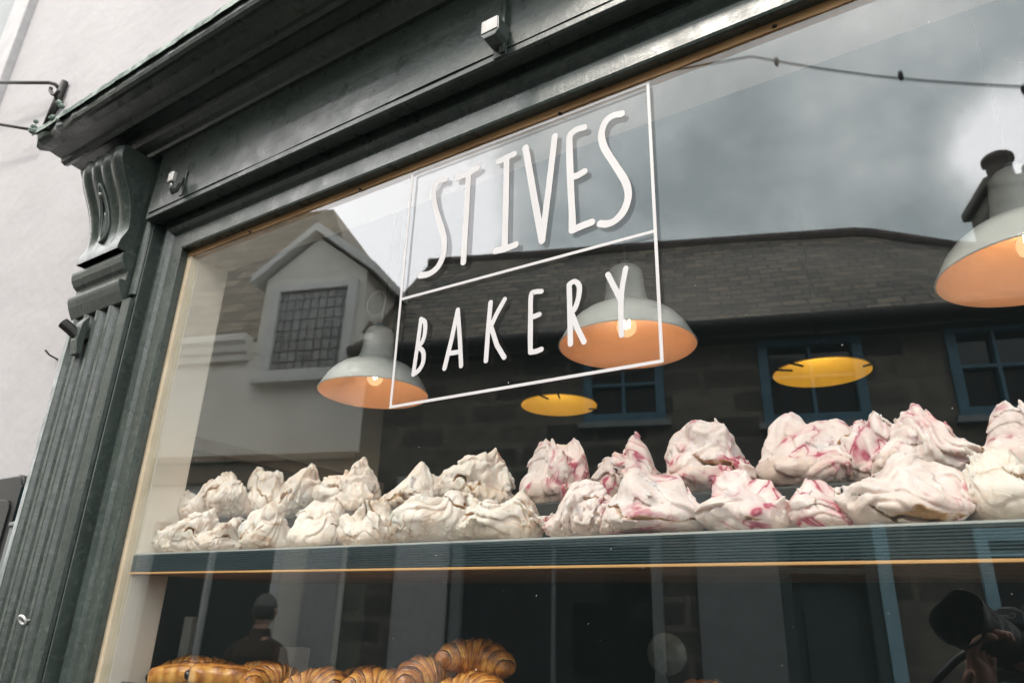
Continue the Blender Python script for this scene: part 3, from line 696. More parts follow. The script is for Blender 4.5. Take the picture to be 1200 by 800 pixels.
def surface_nets(F, org, h):
    S = F < 0
    c8 = np.zeros(tuple(n - 1 for n in F.shape), int)
    sl = lambda d, n: slice(d, n - 1 + d)
    nx, ny, nz = F.shape
    for dx in (0, 1):
        for dy in (0, 1):
            for dz in (0, 1): c8 += S[sl(dx, nx), sl(dy, ny), sl(dz, nz)]
    act = (c8 > 0) & (c8 < 8); idx = np.full(act.shape, -1); ii = np.argwhere(act); idx[act] = np.arange(len(ii))
    acc = np.zeros((len(ii), 3)); cnt = np.zeros(len(ii))
    for ax in range(3):
        o1, o2 = [k for k in range(3) if k != ax]
        for u in (0, 1):
            for w in (0, 1):
                a = ii.copy(); a[:, o1] += u; a[:, o2] += w; b2 = a.copy(); b2[:, ax] += 1
                fa = F[a[:, 0], a[:, 1], a[:, 2]]; fb = F[b2[:, 0], b2[:, 1], b2[:, 2]]; cr = (fa < 0) != (fb < 0)
                t = np.where(cr, fa / np.where(fa - fb == 0, 1, fa - fb), 0); p = a.astype(float); p[:, ax] += t
                acc[cr] += p[cr]; cnt[cr] += 1
    V = acc / cnt[:, None] * h + org
    faces = []
    for ax in range(3):
        o1, o2 = (ax + 1) % 3, (ax + 2) % 3
        s0 = [slice(None)] * 3; s1 = [slice(None)] * 3; s0[ax] = slice(0, -1); s1[ax] = slice(1, None)
        ch = S[tuple(s0)] != S[tuple(s1)]; e = np.argwhere(ch)
        e = e[(e[:, o1] > 0) & (e[:, o2] > 0) & (e[:, o1] < F.shape[o1] - 1) & (e[:, o2] < F.shape[o2] - 1)]
        ins = S[e[:, 0], e[:, 1], e[:, 2]]
        q = []
        for (u, w) in ((-1, -1), (0, -1), (0, 0), (-1, 0)):
            a = e.copy(); a[:, o1] += u; a[:, o2] += w; q.append(idx[a[:, 0], a[:, 1], a[:, 2]])
        q = np.stack(q, 1); q[~ins] = q[~ins][:, ::-1]; faces.append(q)
    return V, np.concatenate(faces)
def meringue_mesh(seed, style):
    r = np.random.default_rng(seed); h = 0.0255
    xs = np.arange(-1.25, 1.26, h); zs = np.arange(-0.10, 1.42, h)
    G = np.stack(np.meshgrid(xs, xs, zs, indexing='ij'), -1).astype(np.float32)
    of = r.random((12, 3)) * 20
    w1 = np.stack([vn(G * 1.25, k, of[k]) for k in range(3)], -1); w2 = np.stack([vn(G * 2.9, k + 3, of[k + 3]) for k in range(3)], -1)
    up_ = np.clip((G[..., 2] - 0.10) / 0.35, 0, 1)[..., None]
    P = G + w1 * (0.10 + 0.20 * up_) + w2 * (0.02 + 0.04 * up_)
    el = lambda c2, rr: (np.linalg.norm((P - np.array(c2, np.float32)) / np.array(rr, np.float32), axis=-1) - 1) * min(rr)
    hz = 0.34 + 0.10 * r.random()
    d = el((0, 0, hz * 0.9), (0.92, 0.86, hz))
    n = {'peak': 3, 'slab': 4, 'rag': 6}[style]
    hgt = {'peak': (0.60, 0.75), 'slab': (0.45, 0.60), 'rag': (0.5, 0.8)}[style]
    for i in range(n):
        a = 2 * math.pi * (i + r.random() * 0.7) / n; rad = 0.12 + 0.42 * r.random()
        if style == 'peak' and i == 0: rad = 0.1
        c2 = (rad * math.cos(a), rad * math.sin(a), hgt[0] + (hgt[1] - hgt[0]) * r.random())
        rr = np.array([0.30 + 0.25 * r.random(), 0.28 + 0.22 * r.random(), 0.16 + 0.16 * r.random()])
        d = smin(d, el(c2, rr), 0.045)
        # peak: tapering curl leaning over
        tip = np.array(c2) + np.array([0.18 * r.standard_normal(), 0.18 * r.standard_normal(), 0.18 + (0.16 if (style == 'peak' and i == 0) else 0.08) * r.random()])
        ba = (tip - np.array(c2)).astype(np.float32); pa = P - np.array(c2, np.float32); t = np.clip((pa @ ba) / (ba @ ba), 0, 1)
        dc = np.linalg.norm(pa - t[..., None] * ba, axis=-1) - (0.34 * (1 - t) ** 1.15 + 0.05)
        d = smin(d, dc * 0.8, 0.08)
    # draped folds: saw-tooth ledges + sharp crests
    n1 = vn(P * 1.7, 6, of[6]); n2 = vn(P * 2.6, 7, of[7]); n3 = vn(G * 7.5, 2, of[8])
    ph = (P @ np.array([0.6 * r.standard_normal(), 0.6 * r.standard_normal(), 1.7], np.float32)) * 1.5 + 1.2 * n1
    saw = ph - np.floor(ph); saw = saw ** 3 * np.clip((1 - saw) / 0.14, 0, 1)
    d = d + (0.075 * saw - 0.012) * (0.25 + 0.75 * up_[..., 0]) - {'peak': 0.03, 'slab': 0.03, 'rag': 0.032}[style] * (1 - np.abs(n2)) ** 4 * (0.2 + up_[..., 0]) - {'peak': 0.010, 'slab': 0.012, 'rag': 0.018}[style] * n3 - np.clip(vn(G * 1.6, 5, of[10]) * 2, 0, 1) * (0.020 * vn(G * 13, 4, of[11]) + 0.012 * vn(G * 24, 0, of[11]))
    # cracks: wavy splits around the waist, tan inside
    zc = 0.28 + 0.32 * r.random(); tl = r.standard_normal(2) * 0.35; cz = np.abs(G[..., 2] - zc - tl[0] * G[..., 0] - tl[1] * G[..., 1] - 0.26 * n1 - 0.16 * n2 - 0.055 * n3)
    mask = np.clip(vn(G * 1.5, 1, of[9]) * 3.5 - 0.15, 0, 1)
    cut = (0.028 + 0.02 * n2) * mask - cz
    d = np.maximum(d, np.where(d > -0.16, cut, -1))
    d = np.maximum(d, -(G[..., 2] - 0.012 - 0.02 * n3))
    V, Fc = surface_nets(d, np.array([xs[0], xs[0], zs[0]]), h)
    lb = np.arange(len(V))                      # keep the largest connected piece
    while True:
        mnl = lb[Fc].min(1); nl = lb.copy(); np.minimum.at(nl, Fc.ravel(), np.repeat(mnl, 4)); nl = nl[nl]
        if (nl == lb).all(): break
        lb = nl
    keep = lb == np.bincount(lb).argmax(); rm = np.cumsum(keep) - 1
    Fc = rm[Fc[keep[Fc[:, 0]]]]; V = V[keep]
    # per vertex marks
    It = np.clip(((V - np.array([xs[0], xs[0], zs[0]])) / h).astype(int), 0, np.array(d.shape) - 1)
    cr = np.clip(1 - (cz / (0.05 * mask + 1e-3))[It[:, 0], It[:, 1], It[:, 2]], 0, 1) * 1.6
    ft = np.clip(1 - V[:, 2] / 0.50, 0, 1) ** 0.9
    mn, mx = V.min(0), V.max(0)
    V = (V - np.array([(mn[0] + mx[0]) / 2, (mn[1] + mx[1]) / 2, mn[2]])) / np.array([mx[0] - mn[0], mx[1] - mn[1], mx[2] - mn[2]])
    return V, Fc, np.clip(cr, 0, 1), ft
def raw_mesh(name, V, Fc, mat, attrs):
    me = bpy.data.meshes.new(name)
    me.vertices.add(len(V)); me.vertices.foreach_set('co', np.asarray(V, np.float32).ravel())
    me.loops.add(len(Fc) * 4); me.loops.foreach_set('vertex_index', np.asarray(Fc, np.int32).ravel())
    me.polygons.add(len(Fc)); me.polygons.foreach_set('loop_start', np.arange(len(Fc), dtype=np.int32) * 4)
    me.polygons.foreach_set('use_smooth', np.ones(len(Fc), bool))
    me.update(calc_edges=True); me.validate()
    for k, a in attrs.items():
        at_ = me.attributes.new(k, 'FLOAT', 'POINT'); at_.data.foreach_set('value', np.asarray(a, np.float32))
    me.materials.append(mat); return me
STY = ['peak', 'slab', 'rag', 'peak', 'rag', 'slab', 'rag', 'peak', 'slab', 'rag', 'peak', 'rag', 'slab', 'rag']
VAR = [meringue_mesh(100 + i, STY[i]) for i in range(len(STY))]

def px_size(P):
    """pixels per metre, seen level across the line of sight at P"""
    c = RM @ (np.array(P) - CAM); los = (np.array(P) - CAM); e = np.cross(los, [0, 0, 1]); e /= np.linalg.norm(e)
    pr = lambda Q: (lambda q: np.array([q[0] / q[2], q[1] / q[2]]) * FPX)(RM @ (Q - CAM))
    return np.linalg.norm(pr(np.array(P) + e * 0.01) - pr(np.array(P) - e * 0.01)) / 0.02
F_, K_ = 'front', 'back'
MER = [ # row, x0, x1, top, bottom, mesh, berry?, turn, label
 (F_, 186, 226, 612, 648, 9, 0, 20, 'smallest cream meringue of the front row, against the cream jamb'),
 (F_, 210, 254, 597, 643, 2, 0, 140, 'cream meringue with a hollow curl, second from the jamb in front row'),
 (F_, 222, 287, 606, 645, 0, 0, 250, 'smooth low white meringue near the left end of the front row'),
 (F_, 281, 346, 591, 643, 3, 0, 80, 'white peaked meringue on a tan foot, fourth from left in front row'),
 (F_, 340, 405, 585, 640, 7, 0, 200, 'tall peaked meringue with orange-brown waist, fifth from left in front row'),
 (F_, 400, 468, 585, 637, 1, 0, 310, 'white capped meringue with caramel-brown left side, sixth from left in front row'),
 (F_, 464, 550, 577, 634, 10, 0, 40, 'white meringue with long draped folds left of the one with the dark hollow'),
 (F_, 549, 640, 571, 631, 4, 0, 160, 'rough cream meringue with a dark hollow in the middle of the front row'),
 (F_, 638, 724, 565, 628, 12, 1, 280, 'smooth pinkish meringue with a curled flap, just right of the hollow one'),
 (F_, 712, 824, 554, 626, 7, 1, 100, 'leaning white meringue with pink-streaked foot below the gap in the back row'),
 (F_, 822, 940, 546, 621, 0, 1, 0, 'pyramid meringue with bright raspberry veins in the front row'),
 (F_, 932, 1004, 558, 615, 6, 1, 220, 'small broken meringue between the veined pyramid and the widest meringue'),
 (F_, 985, 1142, 531, 612, 5, 1, 20, 'widest cream meringue of the front row, with a long open crack'),
 (F_, 1140, 1232, 520, 608, 8, 0, 75, 'blocky cream meringue cut by the right edge, front row'),
 (K_, 216, 256, 558, 606, 6, 0, 60, 'brown-mottled little meringue at the far left of the back row'),
 (K_, 235, 297, 550, 606, 5, 0, 190, 'cream meringue with a mouth-like split, second from left in back row'),
 (K_, 285, 335, 545, 602, 9, 0, 300, 'cream meringue with a chocolate-dark crack, third from left in back row'),
 (K_, 312, 380, 536, 604, 10, 0, 110, 'tall peaked cream meringue with tan swirls, fourth from left in back row'),
 (K_, 373, 457, 533, 596, 13, 0, 230, 'wide cream meringue with thin brown cracks, below the left lamp'),
 (K_, 446, 522, 535, 595, 12, 0, 10, 'cream meringue with a torn top edge, right of the one below the left lamp'),
 (K_, 517, 608, 523, 592, 2, 0, 130, 'rough topped cream meringue with a smooth tan foot under the lettering border'),
 (K_, 609, 695, 508, 583, 11, 1, 250, 'round meringue with a crimson swirl under the left gold lamp'),
 (K_, 692, 784, 506, 577, 4, 1, 90, 'beige pink-tinged meringue below the central lamp, right of the crimson swirl'),
 (K_, 775, 890, 487, 568, 3, 1, 330, 'cone shaped pale pink meringue standing alone left of the right gold lamp'),
 (K_, 886, 1020, 473, 560, 10, 1, 200, 'large folded pink meringue with red cracks under the right gold lamp'),
 (K_, 992, 1048, 484, 545, 9, 1, 45, 'small curled pink meringue squeezed between the two largest of the back row'),
 (K_, 1026, 1164, 471, 554, 13, 1, 170, 'large pale pink meringue with a crimson blot on its top'),
 (K_, 1170, 1250, 460, 540, 11, 1, 280, 'tall pink meringue cut by the right edge, back row'),
]
for row, x0, x1, tp, bt, vi, berry, turn, lab in MER:
    yd = 0.073 if row == F_ else 0.215
    zb = SZ + 0.0013 if row == F_ else RZ + 0.0002
    cx = (x0 + x1) / 2
    if row == K_:                               # the left end of the back row stays clear of the jamb
        while at_y(cx, bt - 6, yd)[0] < -1.235 and yd > 0.118: yd -= 0.004
    P = at_y(cx, bt - 6, yd); P[2] = zb + 0.02
    W = (x1 - x0) / px_size(P) * (1.16 if row == F_ else 1.06)
    W = max(W, 0.092)
    dep = min(W * 0.95, (0.128 if cx > 330 else 0.095) if row == F_ else 0.155)
    H = at_y(cx, tp, yd)[2] - zb
    H = max(H, 0.04) * (1.04 if row == F_ else 0.98 if berry else 0.94)
    V, Fc, cr, ft = VAR[vi]
    a = math.radians(turn); ca_, sa_ = math.cos(a), math.sin(a)
    U = V.copy(); U[:, 0] = V[:, 0] * ca_ - V[:, 1] * sa_; U[:, 1] = V[:, 0] * sa_ + V[:, 1] * ca_
    U[:, :2] /= (U[:, :2].max(0) - U[:, :2].min(0))
    # the wide side faces the line of sight
    los = (P - CAM)[:2]; al = math.atan2(los[1], los[0]) - math.pi / 2
    U[:, :2] *= (1.08 - (0.36 if berry else 0.27) * np.clip(V[:, 2:3], 0, 1) ** 1.3)      # broad foot, narrower crown
    U = U * np.array([W, dep, H])
    U2 = U.copy(); U2[:, 0] = U[:, 0] * math.cos(al) - U[:, 1] * math.sin(al); U2[:, 1] = U[:, 0] * math.sin(al) + U[:, 1] * math.cos(al)
    ftw = ft * (1.0 if row == K_ else 0.55)
    me = raw_mesh('meringue', U2, Fc, MER_P if berry else MER_C, {'crack': cr, 'foot': ftw})
    o = bpy.data.objects.new('meringue', me); COL.objects.link(o); o.location = (P[0], yd, zb)
    tag(o, lab, 'meringue', 'meringues heaped on the window shelf')

# ------------------------------------------------------------------ pastries on the lower tray
TZ = 1.375
TR = empty('pastry_tray', (-0.75, 0.2, TZ), label='steel tray of croissants and pastries low in the window', cat='tray')
def tpt(mb, name, mat, **k):
    o = mb.build(name, mat, TR, **k); o.matrix_parent_inverse = Matrix.Translation((0.75, -0.2, -TZ)); return o
tpt(MB().box((-1.27, 0.016, TZ - 0.012), (0.10, 0.30, TZ)), 'tray_base', 'tray_steel', bevel=0.003)
rm_ = MB()
rm_.box((-1.27, 0.012, TZ - 0.012), (0.10, 0.016, TZ + 0.012)); rm_.box((-1.27, 0.30, TZ - 0.012), (0.10, 0.304, TZ + 0.012))
tpt(rm_, 'tray_rim', 'tray_steel')
ct = empty('display_counter', (0, 0.3, GZ), label='dark wooden window counter that carries the pastry tray', cat='counter')
MB().box((-1.29, -0.288, TZ - 0.06 - GZ), (1.46, 0.25, TZ - 0.0125 - GZ)).build('counter_top', 'interior_wood', ct, bevel=0.004)
MB().box((-1.27, -0.19, 0.0125), (1.44, 0.22, TZ - 0.061 - GZ)).build('counter_body', 'riser_black', ct)

def croissant(seed, L=0.118, R=0.0295, curve=2.6):
    r = np.random.default_rng(seed); nt_, na = 150, 48; V = []; bake = []; layer = []
    ts = np.linspace(-1, 1, nt_); rad = L / curve
    ns = 4.0
    for t in ts:
        a = t * curve / 2; c2 = np.array([rad * math.sin(a), rad * (math.cos(a) - 1) + 0.02, 0]); tan = np.array([math.cos(a), -math.sin(a), 0]); nn = np.array([-tan[1], tan[0], 0])
        u = abs(t) * ns; fr2 = (u + 0.5 + 0.04 * math.sin(seed)) % 1.0 if u > 0.5 else u + 0.5 if u < 0.5 else 0
        env = (1 - abs(t) ** 2.2 * 0.72) * (1 if abs(t) < 0.985 else 0.55)
        k = 1.0 + 0.20 * (1 - fr2) ** 0.8 - 0.08
        for j in range(na):
            q = 2 * math.pi * j / na
            n = vn(np.array([t * 5, math.cos(q) * 1.3, math.sin(q) * 1.3]), 3, np.array([seed * 1.7, 0, 0]))
            n_f = float(vn(np.array([t * 22, math.cos(q) * 4, math.sin(q) * 4]), 1, np.array([seed * 3.3, 0, 0]))); n += 0.5 * n_f
            rr = R * env * k * (1 + 0.08 * float(n))
            off = nn * rr * math.cos(q) + np.array([0, 0, 1]) * rr * math.sin(q) * (0.86 if math.sin(q) > 0 else 0.7)
            V.append(c2 + off); bake.append(0.40 + 0.10 * math.sin(seed * 2.3) + 0.42 * max(0, math.sin(q)) * (1 - fr2) + 0.22 * (1 - fr2) ** 3 - 0.40 * (fr2 > 0.86) + 0.12 * float(n)); layer.append(fr2)
    F = [(i * na + j, i * na + (j + 1) % na, (i + 1) * na + (j + 1) % na, (i + 1) * na + j) for i in range(nt_ - 1) for j in range(na)]
    V = np.array(V); V[:, 2] -= V[:, 2].min(); V[:, :2] -= (V[:, :2].max(0) + V[:, :2].min(0)) / 2
    # closed ends
    V = np.vstack([V, V[:na].mean(0), V[-na:].mean(0)]); bake += [0.6, 0.6]; layer += [0, 0]
    return V, F, bake, layer, (len(V) - 2, len(V) - 1, na, nt_)
def pain(seed, L=0.108, Wd=0.056, H=0.040):
    nt_, na = 70, 44; V = []; bake = []; layer = []
    for i in range(nt_):
        t = -1 + 2 * i / (nt_ - 1); e = (1 - abs(t) ** 6) ** 0.35 if abs(t) < 1 else 0.0; e = max(e, 0.35)
        for j in range(na):
            q = 2 * math.pi * j / na; cq, sq = math.cos(q), math.sin(q)
            sx = abs(cq) ** 0.75 * np.sign(cq); sz = abs(sq) ** 0.75 * np.sign(sq)
            n = float(vn(np.array([t * 4, cq * 1.5, sq * 1.5]), 5, np.array([seed * 2.1, 0, 0])))
            fold = 0.10 * math.exp(-((cq - 0.35) / 0.13) ** 2) + 0.10 * math.exp(-((cq + 0.45) / 0.13) ** 2) if sq > 0 else 0
            k = e * (1 + 0.08 * n - fold)
            V.append((t * L / 2 * (1 - 0.05 * abs(cq)), sx * Wd / 2 * k, sz * H / 2 * k)); bake.append(0.36 + 0.40 * max(0, sq) * (1 - 5 * fold) + 0.2 * n); layer.append(cq * 0.5 + t * 0.1)
    F = [(i * na + j, i * na + (j + 1) % na, (i + 1) * na + (j + 1) % na, (i + 1) * na + j) for i in range(nt_ - 1) for j in range(na)]
    V = np.array(V); V[:, 2] -= V[:, 2].min(); V = np.vstack([V, V[:na].mean(0), V[-na:].mean(0)]); bake += [0.2, 0.2]; layer += [0, 0]
    return V, F, bake, layer, (len(V) - 2, len(V) - 1, na, nt_)
def pastry_obj(name, data, loc, rz, tilt, lab, cat, parts=None):
    V, F, bake, layer, (e0, e1, na, nt_) = data
    F = [tuple(f) for f in F] + [(j, e0, e0, (j + 1) % na)[:2] + ((j + 1) % na,) for j in range(na)] + [((nt_ - 1) * na + (j + 1) % na, e1, (nt_ - 1) * na + j) for j in range(na)]
    me = bpy.data.meshes.new(name); me.from_pydata([tuple(p) for p in V], [], F); me.update()
    bm = bmesh.new(); bm.from_mesh(me); bmesh.ops.recalc_face_normals(bm, faces=bm.faces); bm.to_mesh(me); bm.free()
    for p in me.polygons: p.use_smooth = True
    for k, a in (('bake', bake), ('layer', layer)):
        at_ = me.attributes.new(k, 'FLOAT', 'POINT'); at_.data.foreach_set('value', np.asarray(a, np.float32))
    me.materials.append(MATS['pastry_crust'])
    o = bpy.data.objects.new(name, me); COL.objects.link(o); o.location = loc; o.rotation_euler = (tilt[0], tilt[1], rz)
    tag(o, lab, cat, 'pastries piled on the lower tray')
    if parts:
        L, H = parts
        for s in (-1, 1):
            for y in (-0.012, 0.012):
                MB().tube([(s * (L / 2 - 0.012), y, H * 0.5), (s * (L / 2 - 0.001), y, H * 0.5), (s * (L / 2 + 0.002), y, H * 0.48)], [0.008, 0.008, 0.006], 8).build('chocolate_stick', 'chocolate', o, smooth=True)
    return o
R_ = math.radians
PAS = [ # kind, px, py(top), y, rz, tilt, label
 ('pain', 212, 776, 0.12, 10, (0, -0.1), 'golden chocolate pastry at the left end of the pile, dark chocolate at its ends'),
 ('pain', 262, 776, 0.13, 35, (0, 0.05), 'golden pastry roll with dark chocolate showing, right of the left-end one'),
 ('cro', 228, 766, 0.24, 20, (0.1, 0), 'dark baked croissant lying on top at the back left of the pile'),
 ('cro', 312, 772, 0.27, 160, (0, 0.1), 'shadowed croissant at the back of the tray behind the chocolate pastries'),
 ('cro', 318, 783, 0.15, 80, (0, 0), 'golden croissant lying crosswise between the pastry rolls and the low ones'),
 ('cro', 378, 787, 0.15, 10, (0, 0), 'low golden croissant with only its sugary back showing, left of the tall pile'),
 ('cro', 432, 777, 0.27, 200, (0, 0.1), 'shadowed croissant behind the left foot of the tall pile'),
 ('cro', 449, 780, 0.14, 25, (0, 0.1), 'pale golden croissant at the left foot of the tall pile'),
 ('cro', 506, 764, 0.16, 60, (0, -0.2), 'pale croissant end-on leaning against the topmost croissant'),
 ('cro', 560, 745, 0.19, 25, (0.15, 0.1), 'shiny brown croissant on top of the tall pile'),
 ('cro', 560, 783, 0.12, 355, (0, 0), 'dark golden croissant lying under the topmost croissant'),
 ('cro', 832, 794, 0.18, 40, (0, 0), 'lone croissant whose tip shows at the bottom right of the tray'),
]
PASH = {}
for i, (kd, px, py, y, rz, tl, lab) in enumerate(PAS):
    y = 0.035 + y * 0.45
    P = at_y(px, py, y)
    if kd == 'pain':
        d = pain(i); hh = 0.042; z = max(TZ, P[2] - hh)
        pastry_obj('chocolate_pastry', d, (P[0], y, z), R_(rz), tl, lab, 'pastry', (0.108, 0.040))
    else:
        d = croissant(i + 3); hh = d[0][:, 2].max(); z = max(TZ, P[2] - hh)
        pastry_obj('croissant', d, (P[0], y, z), R_(rz), tl, lab, 'croissant')
# the pastries that carry the upper ones, mostly below the frame
for i, (px, y, rz, lab) in enumerate([(470, 0.20, 10, 'croissant at the bottom of the tall pile, below the pale end-on one'), (575, 0.22, 100, 'croissant at the bottom of the tall pile, hidden below its top'), (240, 0.20, 60, 'croissant under the dark baked one at the back left'), (305, 0.22, 15, 'croissant under the shadowed one at the back of the tray')]):
    y = 0.035 + y * 0.45; P = at_y(px, 792, y); pastry_obj('croissant', croissant(40 + i), (P[0], y, TZ), R_(rz), (0, 0), lab, 'croissant')

# ------------------------------------------------------------------ pendant lamps
LY = 0.24; LS = 0.683
LAMPS = [(437, 466, 'white enamel pendant lamp with a curl of cable above it, leftmost of the row'),
         (735, 407, 'white enamel pendant lamp behind the end of the lettering, glowing peach inside'),
         (1217, 318, 'white enamel pendant lamp cut by the right edge of the window view')]
LZ = 1.918
def lamp_white():
    r0 = empty('pendant_lamp', (0, 0, LZ)); K = 0.945; kk = lambda pf: [(a * K, b2 * (1.0 if b2 > 0.1 else 0.97)) for a, b2 in pf]
    o1 = [(0.0, 0.205), (0.020, 0.204), (0.036, 0.200), (0.044, 0.190), (0.047, 0.170), (0.050, 0.140), (0.054, 0.118), (0.0565, 0.112), (0.058, 0.104), (0.066, 0.097), (0.085, 0.090), (0.108, 0.079), (0.130, 0.062), (0.148, 0.040), (0.160, 0.018), (0.166, 0.004), (0.1695, 0.001), (0.171, -0.002), (0.169, -0.004)]
    sh_ = MB().lathe(kk(o1), n=56).build('shade', 'white_enamel', r0, smooth=True)
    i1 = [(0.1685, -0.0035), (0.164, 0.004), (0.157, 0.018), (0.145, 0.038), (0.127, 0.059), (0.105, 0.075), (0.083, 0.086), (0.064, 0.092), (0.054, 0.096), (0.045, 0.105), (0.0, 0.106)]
    MB().lathe(kk(i1), n=56).build('shade_lining', 'lamplit_enamel', r0, smooth=True)
    MB().lathe([(0, 0.022), (0.012, 0.025), (0.021, 0.034), (0.024, 0.045), (0.022, 0.058), (0.015, 0.072), (0.012, 0.082), (0.013, 0.104)], n=20).build('bulb', 'bulb_glass', r0, smooth=True)
    fl_ = MB(); fl_.tube([(-0.006, 0, 0.072), (-0.007, 0, 0.052), (-0.002, 0, 0.042), (0.002, 0, 0.056), (0.006, 0, 0.044), (0.006, 0, 0.070)], 0.0024, 6); fl_.build('filament', 'filament', r0)
    MB().lathe([(0, 0.222), (0.010, 0.221), (0.012, 0.214), (0.013, 0.2045)], n=16).build('cable_grip', 'grey_paint', r0, smooth=True)
    return r0
def copy_tree(o, parent=None):
    c2 = o.copy(); COL.objects.link(c2); c2.parent = parent
    for ch in list(o.children): copy_tree(ch, c2)
    return c2
lw = lamp_white()
lamps = [lw, copy_tree(lw), copy_tree(lw)]
for k, (L_, (px, py, lab)) in enumerate(zip(lamps, LAMPS)):
    P = at_z(px, py, LZ); yy = P[1]
    P = at_y(px, py, LY); L_.location = (P[0], LY, LZ); L_.scale = (LS, LS, LS); tag(L_, lab, 'lamp', 'white pendant lamps in the window')
    if k == 0:
        cpth = [(0, 0, 0.22), (0.004, 0, 0.235)]
        for a in np.linspace(-0.3, 5.6, 26): cpth.append((-0.030 + 0.040 * math.cos(a), 0.010 * a / 6, 0.296 + 0.040 * math.sin(a)))
        MB().tube(cpth, 0.0028, 6).build('curled_cable', 'flex', L_, smooth=True)
        MB().tube([(0, 0.012, 0.222), (0, 0.012, (3.0 - LZ) / LS)], 0.0012, 6).build('cable', 'black_shade', L_)
    else:
        MB().tube([(0, 0, 0.22), (0, 0, (3.0 - LZ) / LS)], 0.0026, 6).build('cable', 'black_shade', L_)
GLAM = [(655, 476, 'dark dish pendant lamp with a gold inside, left of the two'), (963, 438, 'dark dish pendant lamp with a gold inside, right of the two')]
GY = 1.50
def lamp_gold():
    r0 = empty('dish_lamp', (0, 0, 0))
    n = 72; sk = None
    pf = [(0.012, 0.085), (0.030, 0.082), (0.055, 0.073), (0.080, 0.060), (0.100, 0.046), (0.118, 0.031), (0.132, 0.016), (0.142, 0.002)]
    MB().lathe([(r * 1.01 + 0.001, z + 0.003) for r, z in pf], n=n, skip=sk).build('shade', 'black_shade', r0, smooth=True)
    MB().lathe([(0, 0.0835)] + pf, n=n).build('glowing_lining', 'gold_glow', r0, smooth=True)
    MB().lathe([(0, 0.052), (0.009, 0.055), (0.011, 0.062), (0.008, 0.070), (0.005, 0.082)], n=14).build('bulb', 'gold_bulb', r0, smooth=True)
    for ang, r_in in ((80, 0.098), (106, 0.100), (212, 0.118)):  # thin dark bars reaching inwards from the rim
        a = math.radians(ang); e = np.array([math.cos(a), math.sin(a)]); q2 = np.array([-e[1], e[0]]) * 0.0042
        sk_ = np.array([-e[1], e[0]]) * 0.006
        p0, p1 = e * 0.149, e * r_in + sk_
        vs = [(*(p0 + q2), 0.0), (*(p0 - q2), 0.0), (*(p1 - q2 * .5), -0.001), (*(p1 + q2 * .5), -0.001)]
        vs += [(x, y, z + 0.005) for x, y, z in vs]
        MB().add(vs, [(0, 1, 2, 3), (7, 6, 5, 4), (0, 4, 5, 1), (1, 5, 6, 2), (2, 6, 7, 3), (3, 7, 4, 0)]).build('rim_bar', 'black_shade', r0)
    MB().tube([(0, 0, 0.086), (0, 0, 0.6)], 0.003, 6).build('cable', 'black_shade', r0)
    return r0
lg = lamp_gold()
for L_, rot_, (px, py, lab) in zip([lg, copy_tree(lg)], (192, 140), GLAM):
    P = at_y(px, py, GY); L_.location = tuple(P); tag(L_, lab, 'lamp', 'gold lined dish lamps deeper in the shop')
    L_.rotation_euler = (0, 0, R_(rot_))

# ------------------------------------------------------------------ things in the shop
def inside(px, py, y): return at_y(px, py, y)
bc = empty('back_counter', (0.0, 2.6, GZ), label='long dark shop counter across the back of the bakery', cat='counter')
MB().box((-3.9, -0.35, 1.0), (3.6, 0.35, 1.05)).build('counter_top', 'interior_wood', bc, bevel=0.005)
MB().box((-3.9, -0.28, 0.0125), (3.6, 0.33, 0.998)).build('counter_front', 'interior_dark', bc)
P = inside(213, 782, 0.37)
pf_ = empty('framed_print', (P[0], 0.37, TZ - 0.0122), R_(-38), 'white-framed dull print leaning in the lower left of the window', 'picture')
w2, h2 = 0.125, 0.125
fm = MB()
for lo, hi in (((-w2 / 2, -.01, 0), (-w2 / 2 + 0.012, .01, h2)), ((w2 / 2 - 0.012, -.01, 0), (w2 / 2, .01, h2)), ((-w2 / 2 + 0.012, -.01, 0), (w2 / 2 - 0.012, .01, 0.012)), ((-w2 / 2 + 0.012, -.01, h2 - 0.012), (w2 / 2 - 0.012, .01, h2))): fm.box(lo, hi)
fm.build('frame', 'white_paint', pf_, bevel=0.002); MB().box((-w2 / 2 + 0.012, -.004, 0.012), (w2 / 2 - 0.012, .004, h2 - 0.012)).build('print', 'print_paper', pf_)
P = inside(340, 778, 0.42)
bx = empty('cardboard_box', (P[0], 0.42, TZ - 0.0122), R_(-30), 'small pale open box standing behind the pastries', 'box')
ob = MB(); ob.box((-.05, -.05, 0), (.05, .05, .004)); ob.box((-.052, -.05, .004), (-.049, .05, .07)); ob.box((.049, -.05, .004), (.052, .05, .07)); ob.box((-.049, -.052, .004), (.049, -.049, .07)); ob.box((-.049, .049, .004), (.049, .052, .07))
ob.build('carton', 'tray_paper', bx); MB().add([(-.049, -.052, .07), (.049, -.052, .07), (.055, -.09, .085), (-.055, -.09, .085)], [(0, 1, 2, 3)]).build('flap', 'tray_paper', bx)
bx.scale = (0.62, 0.62, 1.0)
P = inside(781, 766, 1.9)
pl = empty('serving_plate', (P[0], 1.9, 1.05 + GZ), R_(10), 'round mottled plate standing upright on a plate stand in the dark shop', 'plate')
dp = MB().lathe([(r * 0.56, z * 0.7) for r, z in [(0, 0.010), (0.07, 0.008), (0.085, 0.004), (0.12, -0.006), (0.128, -0.008), (0.12, -0.012), (0.08, -0.004), (0, 0.004)]], n=48)
pz = P[2] - (1.05 + GZ)
dp.v = [(a, -c2, b2 + pz) for a, b2, c2 in dp.v]; dp.build('plate', 'plate_china', pl, smooth=True)
MB().tube([(0.0, 0.05, 0.0), (0, 0.02, pz - 0.073), (0, -0.015, pz - 0.074), (0, -0.02, pz - 0.06)], 0.004, 6).build('stand', 'black_iron', pl)
